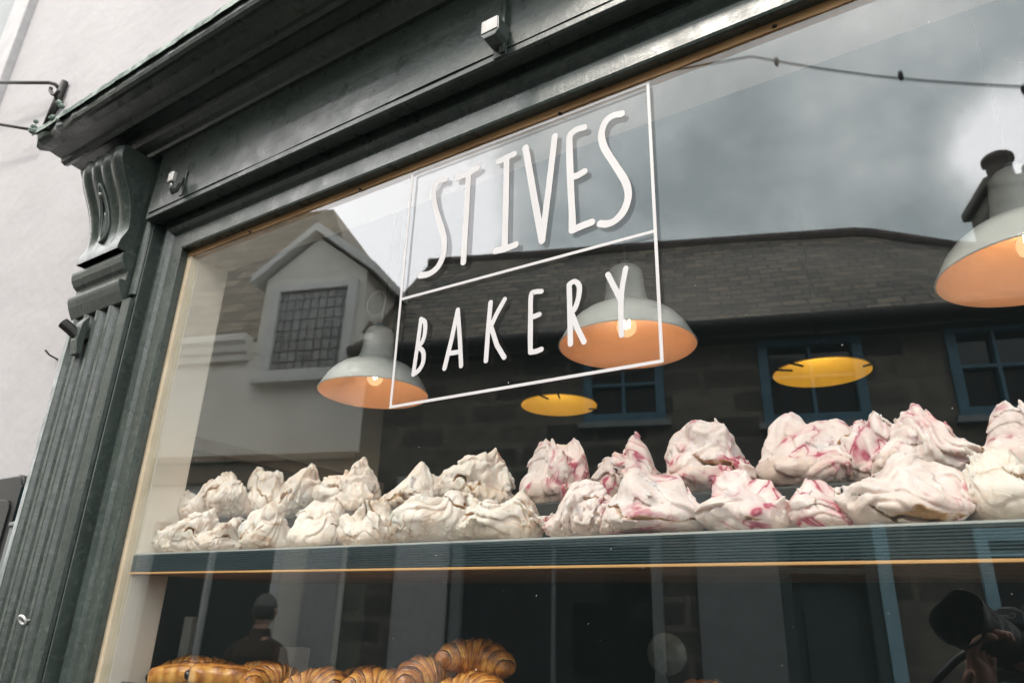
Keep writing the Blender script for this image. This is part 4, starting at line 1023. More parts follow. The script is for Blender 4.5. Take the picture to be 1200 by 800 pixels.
bs = MB().box((-0.3, -0.2, 0), (0.3, 0.2, 0)); 
tb = empty('display_table', (pl.location[0], 1.9, GZ), label='small dark table carrying the mottled plate', cat='table')
MB().box((-0.3, -0.25, 1.01), (0.3, 0.25, 1.05)).build('table_top', 'interior_wood', tb, bevel=0.003)
for x in (-.26, .26):
    for y in (-.21, .21): MB().box((x - .02, y - .02, .0125), (x + .02, y + .02, 1.0098)).build('leg', 'interior_wood', tb)

# ------------------------------------------------------------------ the other side of the street (seen in the glass)
RZS = -math.atan(0.32)
def street_empty(name, label, cat): return empty(name, (0, -5.0, GZ), RZS, label, cat)
def sp_(mb, name, mat, par, **k):
    o = mb.build(name, mat, par, **k)
    if par.type == 'EMPTY': o.matrix_parent_inverse = Matrix.Translation((0, 0, -GZ))
    return o
def framed_window(par, x0, x1, z0, z1, mat, fw, mull=(), rails=(), glass='dark_glass', yf=0.03, sill=True):
    f = MB()
    f.box((x0, -0.05, z0), (x0 + fw, yf, z1)); f.box((x1 - fw, -0.05, z0), (x1, yf, z1)); f.box((x0 + fw, -0.05, z0), (x1 - fw, yf, z0 + fw)); f.box((x0 + fw, -0.05, z1 - fw), (x1 - fw, yf, z1))
    w = sp_(f, 'window', mat, par, bevel=0.004)
    b2 = MB()
    for m_ in mull: b2.box((m_ - .012, -0.045, z0 + fw), (m_ + .012, yf - .012, z1 - fw))
    for r2 in rails: b2.box((x0 + fw, -0.043, r2 - .012), (x1 - fw, yf - .014, r2 + .012))
    if b2.v: b2.build('glazing_bars', mat, w)
    MB().box((x0 + fw, -0.05, z0 + fw), (x1 - fw, -0.044, z1 - fw)).build('pane', glass, w)
    if sill: MB().box((x0 - .04, -0.02, z0 - .05), (x1 + .04, yf + .05, z0 - .002)).build('sill', 'grey_paint' if mat != 'white_paint' else 'white_paint', w, bevel=0.004)
    return w
def cut_wall(mb, x0, x1, z0, z1, holes, th=0.3):
    """wall slab with rectangular openings (holes do not overlap in x)"""
    hs = sorted(holes); xs = x0
    cols = {}
    for h in hs: cols.setdefault((h[0], h[1]), []).append((h[2], h[3]))
    for (a, b2), zz in sorted(cols.items()):
        if a > xs: mb.box((xs, -th, z0), (a, 0, z1))
        zc = z0
        for (c2, d2) in sorted(zz):
            if c2 > zc: mb.box((a, -th, zc), (b2, 0, c2))
            zc = d2
        if zc < z1: mb.box((a, -th, zc), (b2, 0, z1))
        xs = b2
    if xs < x1: mb.box((xs, -th, z0), (x1, 0, z1))

CT = street_empty('stone_cottage', 'dark granite cottage with slate roof and blue windows, reflected from across the street', 'cottage')
UPW = [(-2.66, -2.02, 2.98, 3.56), (-1.30, -0.56, 2.92, 3.60), (0.0, 0.95, 2.92, 3.62), (2.2, 3.1, 2.92, 3.62)]
GW = [(-3.7, -2.1, 0.75, 2.12), (-1.31, -0.69, GZ, 2.16), (-0.07, 1.3, 0.60, 2.16), (2.6, 3.3, GZ, 2.1)]
wl = MB(); th = 0.3
cut_wall(wl, -4.60, 5.0, GZ, 2.55, GW); cut_wall(wl, -4.60, 5.0, 2.55, 3.72, UPW)
wl.box((-4.60, -5.0, GZ), (-4.45, -0.3, 3.72)); wl.box((4.85, -5.0, GZ), (5.0, -0.3, 3.72)); wl.box((-4.6, -5.2, GZ), (5.0, -5.0, 3.72))
sp_(wl, 'wall', 'granite_wall', CT)
for k, (a, b2, c2, d2) in enumerate(UPW):
    framed_window(CT, a, b2, c2, d2, 'blue_paint', 0.07, mull=((a + b2) / 2 if k != 2 else 0.31, ) + ((0.63,) if k == 2 else ()), rails=((c2 + d2) / 2 + 0.02,))
framed_window(CT, -3.7, -2.1, 0.75, 2.12, 'grey_paint', 0.08, mull=(-2.9,))
framed_window(CT, -0.07, 1.3, 0.60, 2.16, 'pale_blue_paint', 0.075, mull=(0.6,), rails=(2.0,))
def street_door(x0, x1, z1, mat, leaf):
    f = MB(); f.box((x0, -.06, GZ), (x0 + .075, .05, z1)); f.box((x1 - .075, -.06, GZ), (x1, .05, z1)); f.box((x0 + .075, -.06, z1 - .09), (x1 - .075, .05, z1)); f.box((x0 + .075, -.055, z1 - .30), (x1 - .075, .03, z1 - .26))
    d = sp_(f, 'door', mat, CT, bevel=0.004)
    l2 = MB(); l2.box((x0 + .075, -.10, GZ + .02), (x1 - .075, -.062, z1 - .30))
    for k in range(2): l2.box((x0 + .14, -.064, GZ + .18 + k * 0.9), (x1 - .14, -.05, GZ + .9 + k * 0.9))
    l2.build('door_leaf', leaf, d, bevel=0.004); MB().box((x0 + .075, -.058, z1 - .26), (x1 - .075, -.05, z1 - .09)).build('fanlight', 'dark_glass', d)
    MB().tube([(x1 - .13, -.05, .85), (x1 - .13, .0, .85), (x1 - .17, .0, .85)], .008, 8).build('handle', 'pale_metal', d)
street_door(-1.31, -0.69, 2.16, 'interior_dark', 'interior_dark')
sp_(MB().box((-0.688, 0.002, GZ), (-0.60, 0.06, 2.2)), 'door_post', 'pale_blue_paint', CT, bevel=0.005)
street_door(2.6, 3.3, 2.1, 'blue_paint', 'blue_paint')
# shopfront pilasters
for x0, x1, mt in ((-4.17, -3.73, 'frame_white'), (-1.86, -1.31, 'grey_paint')):
    q = MB().box((x0, 0.002, GZ), (x1, 0.05, 2.5)); q.box((x0 - .03, 0.002, 2.5), (x1 + .03, 0.075, 2.58)); q.box((x0 - .03, 0.002, GZ), (x1 + .03, 0.07, GZ + .25))
    sp_(q, 'pilaster', mt, CT, bevel=0.006)
# slate roof with sagging ridge, gutter
rx = np.linspace(-4.75, 5.2, 70); rv = []; rf = []
def ridge(x): return np.interp(x, [-5, -2, -0.06, 0.81, 2.0, 5.2], [5.42, 5.33, 5.26, 4.98, 4.9, 4.9])
nS = 14
for i, x in enumerate(rx):
    for j in range(nS + 1):
        t = j / nS; z = 3.66 + (ridge(x) - 3.66) * t + 0.012 * math.sin(x * 2.3 + t * 5); rv.append((x, 0.18 - 1.68 * t, z))
for i in range(len(rx) - 1):
    for j in range(nS): rf.append((i * (nS + 1) + j, (i + 1) * (nS + 1) + j, (i + 1) * (nS + 1) + j + 1, i * (nS + 1) + j + 1))
ro = MB().add(rv, rf); n0 = len(rv)
ro.add([(a, b2, c2 - 0.09) for a, b2, c2 in rv], rf)
ro.add([(x, -1.5, ridge(x) - 0.01) for x in rx] + [(x, -5.3, 3.6) for x in rx], [(i, i + 1, len(rx) + i + 1, len(rx) + i) for i in range(len(rx) - 1)])
RO = sp_(ro, 'roof', 'slate_roof', CT)
rt = MB().tube([(x, -1.5, ridge(x) + 0.01) for x in rx], 0.06, 8); rt.build('ridge_tiles', 'terracotta', RO)
RO.children[0].matrix_parent_inverse = Matrix.Identity(4)
sp_(MB().tube([(x, 0.22, 3.66) for x in np.linspace(-4.7, 5.1, 12)], 0.055, 8), 'gutter', 'black_iron', CT, smooth=True)
sp_(MB().box((-4.65, 0.0, 3.58), (5.05, 0.16, 3.70)), 'eaves_board', 'riser_black', CT)
ch_ = MB().box((1.02, -1.75, 4.3), (2.15, -1.15, 5.42)); ch_.box((0.96, -1.80, 5.42), (2.21, -1.10, 5.52))
CHM = sp_(ch_, 'chimney', 'granite_wall', CT, bevel=0.02)
for x, hgt_, r in ((1.26, 0.42, 0.13), (1.62, 0.30, 0.15), (1.96, 0.36, 0.12)):
    MB().lathe([(r * .9, 5.52), (r, 5.55), (r * .92, 5.6), (r * .85, 5.52 + hgt_ * .6), (r * .88, 5.52 + hgt_ * .8), (r * 1.1, 5.52 + hgt_ * .84), (r * 1.1, 5.52 + hgt_ * .94), (r * .95, 5.52 + hgt_), (r * .7, 5.52 + hgt_ - .02), (r * .6, 5.52 + hgt_ * .7)], (x, -1.45, 0), 20).build('chimney_pot', 'terracotta', CHM, smooth=True)

WH = street_empty('white_gabled_house', 'white rendered house with a leaded gabled window, reflected at the left of the glass', 'house')
wl = MB(); cut_wall(wl, -11.0, -4.62, GZ, 3.92, [(-8.9, -8.0, 1.0, 2.2), (-6.6, -5.2, 0.8, 2.3)])
wl.box((-11.0, -5.0, GZ), (-10.8, -0.3, 3.92)); wl.box((-4.82, -5.0, GZ), (-4.603, -0.301, 3.92)); wl.box((-11, -5.2, GZ), (-4.603, -5.0, 3.92))
sp_(wl, 'wall', 'cottage_render', WH)
mo = MB().prism([(0.0, 3.72), (0.05, 3.72), (0.06, 3.78), (0.085, 3.80), (0.10, 3.86), (0.13, 3.90), (0.13, 3.965), (0.0, 3.965)], -11.05, -5.86, 'x')
sp_(mo, 'eaves_moulding', 'cottage_render', WH, bevel=0.004)
le = MB().box((-11.0, 0.002, 2.74), (-4.60, 0.10, 2.80)); le.box((-11.0, 0.002, 2.56), (-4.60, 0.05, 2.738))
sp_(le, 'ledge', 'stained_ledge', WH, bevel=0.006)
framed_window(WH, -8.9, -8.0, 1.0, 2.2, 'white_paint', 0.07, mull=(-8.45,))
framed_window(WH, -6.6, -5.2, 0.8, 2.3, 'white_paint', 0.07, mull=(-5.9,))
sp_(MB().box((-4.95, 0.003, GZ), (-4.66, 0.05, 2.55)), 'corner_pilaster', 'frame_white', WH, bevel=0.006)
rp_ = MB()
rid = [(-11.1, -2.0, 6.70), (-6.45, -2.0, 6.70)]; e0 = (-11.1, 0.0, 3.93); e1 = (-4.60, 0.0, 3.93); b0 = (-11.1, -5.3, 3.93); b1 = (-4.55, -5.3, 3.93)
def quadgrid(mb, a, b2, c2, d2, n=8):
    a, b2, c2, d2 = map(np.array, (a, b2, c2, d2)); vs = []
    for i in range(n + 1):
        for j in range(n + 1):
            s, t = i / n, j / n; vs.append((1 - s) * ((1 - t) * a + t * d2) + s * ((1 - t) * b2 + t * c2))
    mb.add(vs, [(i * (n + 1) + j, (i + 1) * (n + 1) + j, (i + 1) * (n + 1) + j + 1, i * (n + 1) + j + 1) for i in range(n) for j in range(n)])
quadgrid(rp_, e0, e1, rid[1], rid[0]); rp_.add([e1, b1, rid[1]], [(0, 1, 2)]); rp_.add([rid[0], rid[1], b1, b0], [(0, 1, 2, 3)]); rp_.add([e0, rid[0], b0], [(0, 1, 2)])
rp_.add([e0, e1, b1, b0], [(0, 3, 2, 1)])
sp_(rp_, 'roof', 'gable_slate', WH)
# the gabled window that breaks through the eaves
dm = MB().box((-5.80, -1.2, 3.45), (-4.72, 0.02, 4.56))
dm.add([(-5.80, 0.02, 4.56), (-4.72, 0.02, 4.56), (-5.28, 0.02, 4.98), (-5.80, -1.2, 4.56), (-4.72, -1.2, 4.56), (-5.28, -1.2, 4.98)], [(0, 1, 2), (3, 5, 4), (0, 2, 5, 3), (1, 4, 5, 2)])
DM = sp_(dm, 'gable_dormer', 'cottage_render', WH, bevel=0.004)
fw = MB(); fx0, fx1, fz0, fz1 = -5.70, -4.78, 3.52, 4.46
for lo, hi in (((fx0, .022, fz0), (fx0 + .10, .07, fz1)), ((fx1 - .10, .022, fz0), (fx1, .07, fz1)), ((fx0 + .10, .022, fz0), (fx1 - .10, .07, fz0 + .07)), ((fx0 + .10, .022, fz1 - .07), (fx1 - .10, .07, fz1)), ((fx0 - .06, .022, fz0 - .06), (fx1 + .06, .11, fz0 - .002))): fw.box(lo, hi)
fw.build('casement', 'white_paint', DM, bevel=0.005)
MB().box((fx0 + .10, .022, fz0 + .07), (fx1 - .10, .034, fz1 - .07)).build('leaded_pane', 'leaded_glass', DM)
bg = MB()
for s, (ax, az), (cx_, cz_) in ((1, (-5.92, 4.50), (-5.28, 5.02)), (-1, (-4.60, 4.50), (-5.28, 5.02))):
    bg.add([(ax, -1.25, az), (ax, .11, az), (cx_, .11, cz_), (cx_, -1.25, cz_), (ax, -1.25, az + .09), (ax, .11, az + .09), (cx_, .11, cz_ + .09), (cx_, -1.25, cz_ + .09)], [(0, 1, 2, 3), (4, 7, 6, 5), (0, 4, 5, 1), (1, 5, 6, 2), (2, 6, 7, 3), (3, 7, 4, 0)])
bg.build('barge_boards', 'white_paint', DM, bevel=0.005)

# festoon cable over the street
fs = empty('festoon_cable', (0, -2.0, 3.9), label='dark festoon cable with lamp holders hanging across the street, reflected top right', cat='cable')
fo = lambda p: tuple(np.array(p) - np.array([0, -2.0, 3.9]))
k0 = across(880, 67, 2.0); k1 = across(1200, 103, 2.0); kL = across(640, 112, 2.0)
pts_ = [across(300, 150, 2.0), kL, across(760, 90, 2.0), k0]
for t in np.linspace(0.1, 1, 9):
    p = k0 + (k1 - k0) * t; p[2] -= 0.03 * math.sin(math.pi * t); pts_.append(p)
pts_.append(k1 + np.array([2.0, -0.6, -1.6 + 1.5])); 
MB().tube([fo(p) for p in pts_], 0.0042, 6).build('cable', 'black_iron', fs, smooth=True)
for px, py in ((910, 71), (1055, 87), (1199, 103)):
    p = across(px, py, 2.0)
    hd = MB().lathe([(0, 0.007), (0.009, 0.006), (0.010, -0.014), (0.009, -0.026), (0.006, -0.036), (0, -0.038)], fo(p), 10); hd.build('lamp_holder', 'black_iron', fs, smooth=True)
# supports so the cable ends somewhere real
# blue flag by the cottage door
p = across(812, 722, 4.6)
fl = empty('shop_flag', (p[0], p[1], GZ), RZS, 'bright blue cloth flag hanging on a pole outside the cottage', 'flag')
zf = p[2] - GZ; vs = []; fsx = []
for i in range(13):
    for j in range(9):
        u, v2 = i / 12, j / 8; vs.append((-0.10 + 0.20 * u, 0.03 * math.sin(u * 9 + v2 * 2), zf - 0.22 + 0.44 * v2))
fsx = [(i * 9 + j, (i + 1) * 9 + j, (i + 1) * 9 + j + 1, i * 9 + j + 1) for i in range(12) for j in range(8)]
cl = MB().add(vs, fsx).build('cloth', 'blue_cloth', fl, smooth=True); md = cl.modifiers.new('th', 'SOLIDIFY'); md.thickness = 0.003
MB().tube([(-0.11, 0.0, 0.0), (-0.11, 0.0, zf + 0.35)], 0.012, 8).build('pole', 'pale_blue_paint', fl)
MB().lathe([(0, 0.0), (0.16, 0.0), (0.16, 0.03), (0.03, 0.06), (0, 0.06)], (-0.11, 0, 0.0), 20).build('base', 'black_iron', fl)
# ------------------------------------------------------------------ people
def skin_mesh(name, joints, edges, mat, parent=None, sub=2, loc=None):
    names = list(joints); me = bpy.data.meshes.new(name)
    me.from_pydata([tuple(joints[n][0]) for n in names], [(names.index(a), names.index(b2)) for a, b2 in edges], [])
    o = bpy.data.objects.new(name, me); COL.objects.link(o)
    md = o.modifiers.new('skin', 'SKIN'); md.use_smooth_shade = True
    for i, n in enumerate(names):
        r = joints[n][1]; sv = me.skin_vertices[0].data[i]; sv.radius = (r, r) if not isinstance(r, tuple) else r; sv.use_root = (i == 0)
    ss = o.modifiers.new('sub', 'SUBSURF'); ss.levels = ss.render_levels = sub
    dg = bpy.context.evaluated_depsgraph_get(); m2 = bpy.data.meshes.new_from_object(o.evaluated_get(dg))
    o.modifiers.clear(); o.data = m2; m2.materials.clear(); m2.materials.append(MATS[mat]); bpy.data.meshes.remove(me)
    for p in m2.polygons: p.use_smooth = True
    if parent is not None: o.parent = parent
    return o
def head_parts(par, c, fwd, up, skin, hair, hat=None):
    """head with brow, eyes, nose, mouth, ears; returned as children (hair, cap)"""
    f = np.array(fwd, float); f /= np.linalg.norm(f); u = np.array(up, float); u -= f * (u @ f); u /= np.linalg.norm(u); s = np.cross(f, u)
    c = np.array(c, float)
    def shape(th, ph, k=1.0):
        x, y, z = math.cos(th) * math.cos(ph), math.sin(th) * math.cos(ph), math.sin(ph)   # x forward, y side, z up
        rx_, ry_, rz_ = 0.098, 0.076, 0.118
        p = np.array([x * rx_, y * ry_, z * rz_])
        if z < 0: p[1] *= 1 + 0.28 * z; p[0] *= 1 + 0.10 * z
        if x > 0:
            p[0] += 0.026 * math.exp(-((y / 0.16) ** 2) - ((z + 0.12) / 0.20) ** 2)      # nose
            p[0] -= 0.010 * (math.exp(-(((y - 0.38) / 0.2) ** 2) - ((z - 0.06) / 0.13) ** 2) + math.exp(-(((y + 0.38) / 0.2) ** 2) - ((z - 0.06) / 0.13) ** 2))
            p[0] += 0.006 * math.exp(-((y / 0.3) ** 2) - ((z + 0.48) / 0.08) ** 2) + 0.010 * math.exp(-((y / 0.3) ** 2) - ((z + 0.78) / 0.15) ** 2)
        return p * k
    def surf(k, cond, name, mat, nth=48, nph=32):
        mb = MB(); vs = []
        for i in range(nph + 1):
            for j in range(nth):
                p = shape(2 * math.pi * j / nth, -math.pi / 2 + math.pi * i / nph, k); vs.append(c + f * p[0] + s * p[1] + u * p[2])
        fs2 = []
        for i in range(nph):
            for j in range(nth):
                if cond(2 * math.pi * (j + .5) / nth, -math.pi / 2 + math.pi * (i + .5) / nph): fs2.append((i * nth + j, i * nth + (j + 1) % nth, (i + 1) * nth + (j + 1) % nth, (i + 1) * nth + j))
        mb.add(vs, fs2); return mb
    hd = surf(1, lambda a, b2: True, 'head', skin)
    for sg in (-1, 1):
        e = c + s * sg * 0.078 - f * 0.005; hd.tube([e + u * 0.03 - f * .008, e + s * sg * .012 + u * 0.02, e + s * sg * .012 - u * 0.012, e - u * 0.028], [.006, .012, .010, .005], 8)
    ho = hd.build('head', skin, par, smooth=True)
    eye = MB()
    for sg in (-1, 1):
        p = c + f * 0.083 + s * sg * 0.031 + u * 0.008
        eye.tube([p - f * .008, p, p + f * .006], [.010, .011, .006], 10)
    eye.build('eyes', 'dark_hair', ho, smooth=True)
    hr = surf(1.075, lambda a, b2: b2 > 0.42 or (math.cos(a) < 0.35 and b2 > -0.35), 'hair', hair).build('hair', hair, par, smooth=True)
    md = hr.modifiers.new('th', 'SOLIDIFY'); md.thickness = 0.012
    if hat:
        ct_ = surf(1.14, lambda a, b2: b2 > 0.30, 'cap', hat).build('cap', hat, par, smooth=True); md = ct_.modifiers.new('th', 'SOLIDIFY'); md.thickness = 0.008
def hand(J, E, pre, wrist, dirv, palm_n, curl, sc=1.0, thumb_side=1):
    """palm and five bent fingers hung on joint dict J / edge list E"""
    d = np.array(dirv, float); d /= np.linalg.norm(d); n = np.array(palm_n, float); n -= d * (n @ d); n /= np.linalg.norm(n); s = np.cross(d, n) * thumb_side
    w = np.array(wrist, float)
    J[pre + 'palm'] = (w + d * 0.045 * sc, (0.034 * sc, 0.016 * sc)); E.append((pre + 'wrist', pre + 'palm'))
    for k, (off, ln) in enumerate(((0.030, 0.070), (0.010, 0.080), (-0.010, 0.074), (-0.029, 0.060))):
        p = w + d * 0.088 * sc + s * off * sc; J[f'{pre}f{k}0'] = (p, 0.0095 * sc); E.append((pre + 'palm', f'{pre}f{k}0')); ang = 0.0
        for q in range(3):
            ang += curl[q]; dd = d * math.cos(ang) + n * math.sin(ang); p = p + dd * ln * sc * (0.45, 0.32, 0.25)[q]
            J[f'{pre}f{k}{q + 1}'] = (p, (0.009, 0.008, 0.0065)[q] * sc); E.append((f'{pre}f{k}{q}', f'{pre}f{k}{q + 1}'))
    p = w + d * 0.03 * sc + s * 0.034 * sc; J[pre + 't0'] = (p, 0.012 * sc); E.append((pre + 'palm', pre + 't0'))
    for q in range(2):
        p = p + (d * 0.7 + s * 0.55 + n * (0.25 + 0.4 * q)) * 0.030 * sc; J[f'{pre}t{q + 1}'] = (p, (0.010, 0.008)[q] * sc); E.append((f'{pre}t{q}', f'{pre}t{q + 1}'))

# photographer, standing where the photograph was taken from
PO = np.array([-0.035, -0.085, 0.035])                           # the held camera sits a hand's breadth beside the viewpoint
cw = lambda f, r, u: CAM + VIEW * (f + PO[0]) + RIGHT * (r + PO[1]) + UP * (u + PO[2])         # camera-body axes in metres
headc = cw(-0.245, 0.015, 0.045)
PH = empty('person', (0.28, -1.20, GZ), label='photographer in dark clothes holding a camera to the eye, reflected at lower right', cat='person')
inv = np.array([0.28, -1.20, GZ])
lw_ = cw(-0.055, -0.020, -0.115); rw_ = cw(-0.145, 0.120, -0.045)
def body(J0):
    return {k: (np.array(v[0]) - inv, v[1]) for k, v in J0.items()}
neck = headc + np.array([0.04, -0.05, -0.135])
J = {'pelvis': ((0.30, -1.22, 0.80), 0.145), 'waist': ((0.29, -1.20, 0.98), 0.13), 'chest': ((0.26, -1.16, 1.14), 0.15), 'collar': (neck + np.array([0.03, -0.05, -0.085]), 0.085), 'neck': (neck, 0.055), 'skull': (headc + np.array([0.02, -0.03, -0.03]), 0.060),
     'shL': ((0.07, -1.15, 1.20), 0.062), 'elL': ((-0.02, -0.93, 1.10), 0.046), 'Lwrist': (lw_, 0.028),
     'shR': ((0.40, -1.03, 1.21), 0.062), 'elR': ((0.44, -0.76, 1.14), 0.046), 'Rwrist': (rw_, 0.028),
     'hipL': ((0.20, -1.25, 0.76), 0.095), 'knL': ((0.17, -1.18, 0.36), 0.062), 'anL': ((0.16, -1.24, GZ + 0.09), 0.042), 'toL': ((0.10, -1.07, GZ + 0.03), 0.034),
     'hipR': ((0.40, -1.18, 0.76), 0.095), 'knR': ((0.42, -1.10, 0.36), 0.062), 'anR': ((0.44, -1.16, GZ + 0.09), 0.042), 'toR': ((0.40, -0.99, GZ + 0.03), 0.034)}
E_ = [('pelvis', 'waist'), ('waist', 'chest'), ('chest', 'collar'), ('collar', 'neck'), ('neck', 'skull'), ('collar', 'shL'), ('shL', 'elL'), ('elL', 'Lwrist'), ('collar', 'shR'), ('shR', 'elR'), ('elR', 'Rwrist'),
      ('pelvis', 'hipL'), ('hipL', 'knL'), ('knL', 'anL'), ('anL', 'toL'), ('pelvis', 'hipR'), ('hipR', 'knR'), ('knR', 'anR'), ('anR', 'toR')]
shrink = lambda D: {k: (v[0], v[1] * (0.72 if k in ('shL', 'shR', 'collar', 'elL', 'elR') else 0.85 if k in ('chest', 'waist', 'pelvis', 'hipL', 'hipR', 'knL', 'knR') else 1)) for k, v in D.items()}
Jb = shrink(J); Eb = list(E_)
hand(Jb, Eb, 'L', lw_, UP * 0.75 + VIEW * 0.35 + RIGHT * 0.25, RIGHT, (0.35, 0.6, 0.5), 0.95, 1)
hand(Jb, Eb, 'R', rw_, -RIGHT * 0.75 + VIEW * 0.55 + UP * 0.35, -RIGHT * 0.3 - VIEW, (0.3, 0.7, 0.5), 0.95, -1)
skin_mesh('body', body(Jb), Eb, 'skin', PH, 1)
def clothes(keys, grow, cut, name, mat, par, Jx, Ex, fn):
    Jc = {k: (Jx[k][0], Jx[k][1] * grow if not isinstance(Jx[k][1], tuple) else tuple(t * grow for t in Jx[k][1])) for k in keys}
    for k, (a, b2, t) in cut.items(): Jc[k] = (np.array(Jx[a][0]) * (1 - t) + np.array(Jx[b2][0]) * t, Jx[b2][1] * grow * 1.05)
    Ec = [(a, b2) for a, b2 in Ex if a in Jc and b2 in Jc]
    for k, (a, b2, t) in cut.items(): Ec.append((a, k))
    return skin_mesh(name, fn(Jc), Ec, mat, par, 1)
clothes(['waist', 'chest', 'collar', 'pelvis', 'shL', 'elL', 'shR', 'elR'], 1.25, {'cuL': ('elL', 'Lwrist', 0.92), 'cuR': ('elR', 'Rwrist', 0.92), 'nk': ('collar', 'neck', 0.5)}, 'jacket', 'black_cloth', PH, J, E_, body)
clothes(['pelvis', 'hipL', 'knL', 'hipR', 'knR'], 1.13, {'hmL': ('knL', 'anL', 0.95), 'hmR': ('knR', 'anR', 0.95)}, 'trousers', 'dark_denim', PH, J, E_, body)
for a, b2 in (('anL', 'toL'), ('anR', 'toR')):
    pa, pb = np.array(J[a][0]) - inv, np.array(J[b2][0]) - inv
    MB().tube([pa + np.array([0, -.03, -.03]), (pa + pb) / 2 + np.array([0, 0, -.012]), pb + np.array([0, .03, 0.006])], [0.050, 0.046, 0.034], 12).build('shoe', 'black_cloth', PH, smooth=True)
head_parts(PH, headc - inv, VIEW, UP, 'skin', 'dark_hair')

# the camera in the photographer's hands (the scene camera looks out through its hollow hood)
KC = cw(0, 0, 0)
KM = empty('camera', tuple(cw(-0.14, 0, 0)), label='black single lens reflex camera held up by the photographer, reflected at lower right', cat='camera')
ko = lambda f, r, u: VIEW * (f + 0.14) + RIGHT * r + UP * u
def ring_tube(stops, n=40, petal=None):
    mb = MB(); vs = []
    for (f, r) in stops:
        for j in range(n):
            a = 2 * math.pi * j / n; ff = f + (petal(a) if petal and f > 0.02 else 0)
            vs.append(ko(ff, r * math.cos(a), r * math.sin(a)))
    mb.add(vs, [(i * n + j, i * n + (j + 1) % n, (i + 1) * n + (j + 1) % n, (i + 1) * n + j) for i in range(len(stops) - 1) for j in range(n)]); return mb
ring_tube([(-0.012, 0.040), (-0.012, 0.0445), (0.018, 0.0475), (0.036, 0.0515), (0.0362, 0.0505), (0.018, 0.0465), (-0.010, 0.041)], petal=lambda a: 0.004 * abs(math.cos(a)) ** 2 - 0.010 * abs(math.sin(2 * a)) ** 2).build('lens_hood', 'camera_black', KM, smooth=True)
ring_tube([(-0.100, 0.030), (-0.095, 0.038), (-0.080, 0.039), (-0.078, 0.041), (-0.060, 0.041), (-0.058, 0.039), (-0.035, 0.040), (-0.034, 0.042), (-0.014, 0.042), (-0.0122, 0.041), (-0.013, 0.036), (-0.030, 0.034)]).build('lens_barrel', 'camera_black', KM, smooth=True)
ring_tube([(-0.026, 0.0001), (-0.027, 0.015), (-0.030, 0.034)]).build('front_element', 'dark_glass', KM, smooth=True)
def cam_prism(prof, f0, f1, name, mat, bev=0.004):
    k = len(prof); vs = [ko(f0, *p) for p in prof] + [ko(f1, *p) for p in prof]
    MB().add(vs, [tuple(range(k)), tuple(range(k, 2 * k))[::-1]] + [(j, k + j, k + (j + 1) % k, (j + 1) % k) for j in range(k)]).build(name, mat, KM, bevel=bev)
cam_prism([(-0.068, -0.045), (0.055, -0.045), (0.072, -0.035), (0.074, 0.020), (0.066, 0.036), (0.040, 0.038), (-0.050, 0.036), (-0.068, 0.026)], -0.145, -0.098, 'camera_body', 'camera_black', 0.006)
cam_prism([(-0.034, 0.037), (0.034, 0.037), (0.026, 0.066), (0.012, 0.074), (-0.012, 0.074), (-0.026, 0.066)], -0.140, -0.088, 'prism_housing', 'camera_black', 0.005)
cam_prism([(0.050, -0.042), (0.074, -0.036), (0.075, 0.015), (0.052, 0.020)], -0.097, -0.080, 'grip', 'camera_black', 0.006)
# maker's lettering on the prism
fc = bpy.data.curves.new('lettering', 'FONT'); fc.body = 'Canon'; fc.size = 0.0145; fc.align_x = 'CENTER'; fc.extrude = 0.0004
fo_ = bpy.data.objects.new('lettering', fc); COL.objects.link(fo_)
dg = bpy.context.evaluated_depsgraph_get(); dg.update(); m2 = bpy.data.meshes.new_from_object(fo_.evaluated_get(dg)); bpy.data.objects.remove(fo_)
tv = [Vector(ko(-0.0868, -v_.co.x, 0.050 + v_.co.y) + VIEW * v_.co.z) for v_ in m2.vertices]
for v_, q in zip(m2.vertices, tv): v_.co = q
m2.materials.clear(); m2.materials.append(MATS['lettering_white'])
lo_ = bpy.data.objects.new('lettering', m2); COL.objects.link(lo_); lo_.parent = KM
sp = [cw(-0.13, -0.070, 0.025), cw(-0.10, -0.10, -0.02), cw(-0.06, -0.135, -0.10), cw(-0.07, -0.14, -0.17), cw(-0.14, -0.11, -0.22), cw(-0.24, -0.06, -0.20), cw(-0.30, 0.02, -0.13)]
MB().tube([p - cw(-0.14, 0, 0) for p in sp], 0.007, 8).build('strap', 'camera_black', KM, smooth=True)

# pedestrian on the far side
p = across(308, 716, 3.0)
PD = empty('person', (p[0], p[1], GZ), R_(165), 'pedestrian in a grey cap and dark brown coat across the street, faintly reflected bottom left', 'person')
hz = 1.66 - 0.0
Jp = {'pelvis': ((0, 0, 0.92), 0.14), 'waist': ((0, 0, 1.08), 0.13), 'chest': ((0, 0, 1.28), 0.15), 'collar': ((0, 0, 1.44), 0.085), 'neck': ((0, 0.01, 1.52), 0.055), 'skull': ((0, 0.02, 1.62), 0.06),
      'shL': ((-0.19, 0, 1.40), 0.06), 'elL': ((-0.25, 0.0, 1.12), 0.045), 'Lwrist': ((-0.22, 0.12, 0.90), 0.028), 'shR': ((0.19, 0, 1.40), 0.06), 'elR': ((0.25, 0, 1.12), 0.045), 'Rwrist': ((0.22, 0.12, 0.90), 0.028),
      'hipL': ((-0.10, 0, 0.86), 0.095), 'knL': ((-0.11, 0.03, 0.47), 0.062), 'anL': ((-0.11, -0.02, 0.09), 0.042), 'toL': ((-0.12, 0.14, 0.035), 0.034), 'hipR': ((0.10, 0, 0.86), 0.095), 'knR': ((0.11, 0.06, 0.47), 0.062), 'anR': ((0.11, 0.02, 0.09), 0.042), 'toR': ((0.12, 0.18, 0.035), 0.034)}
Jp2 = shrink(Jp); Ep = list(E_)
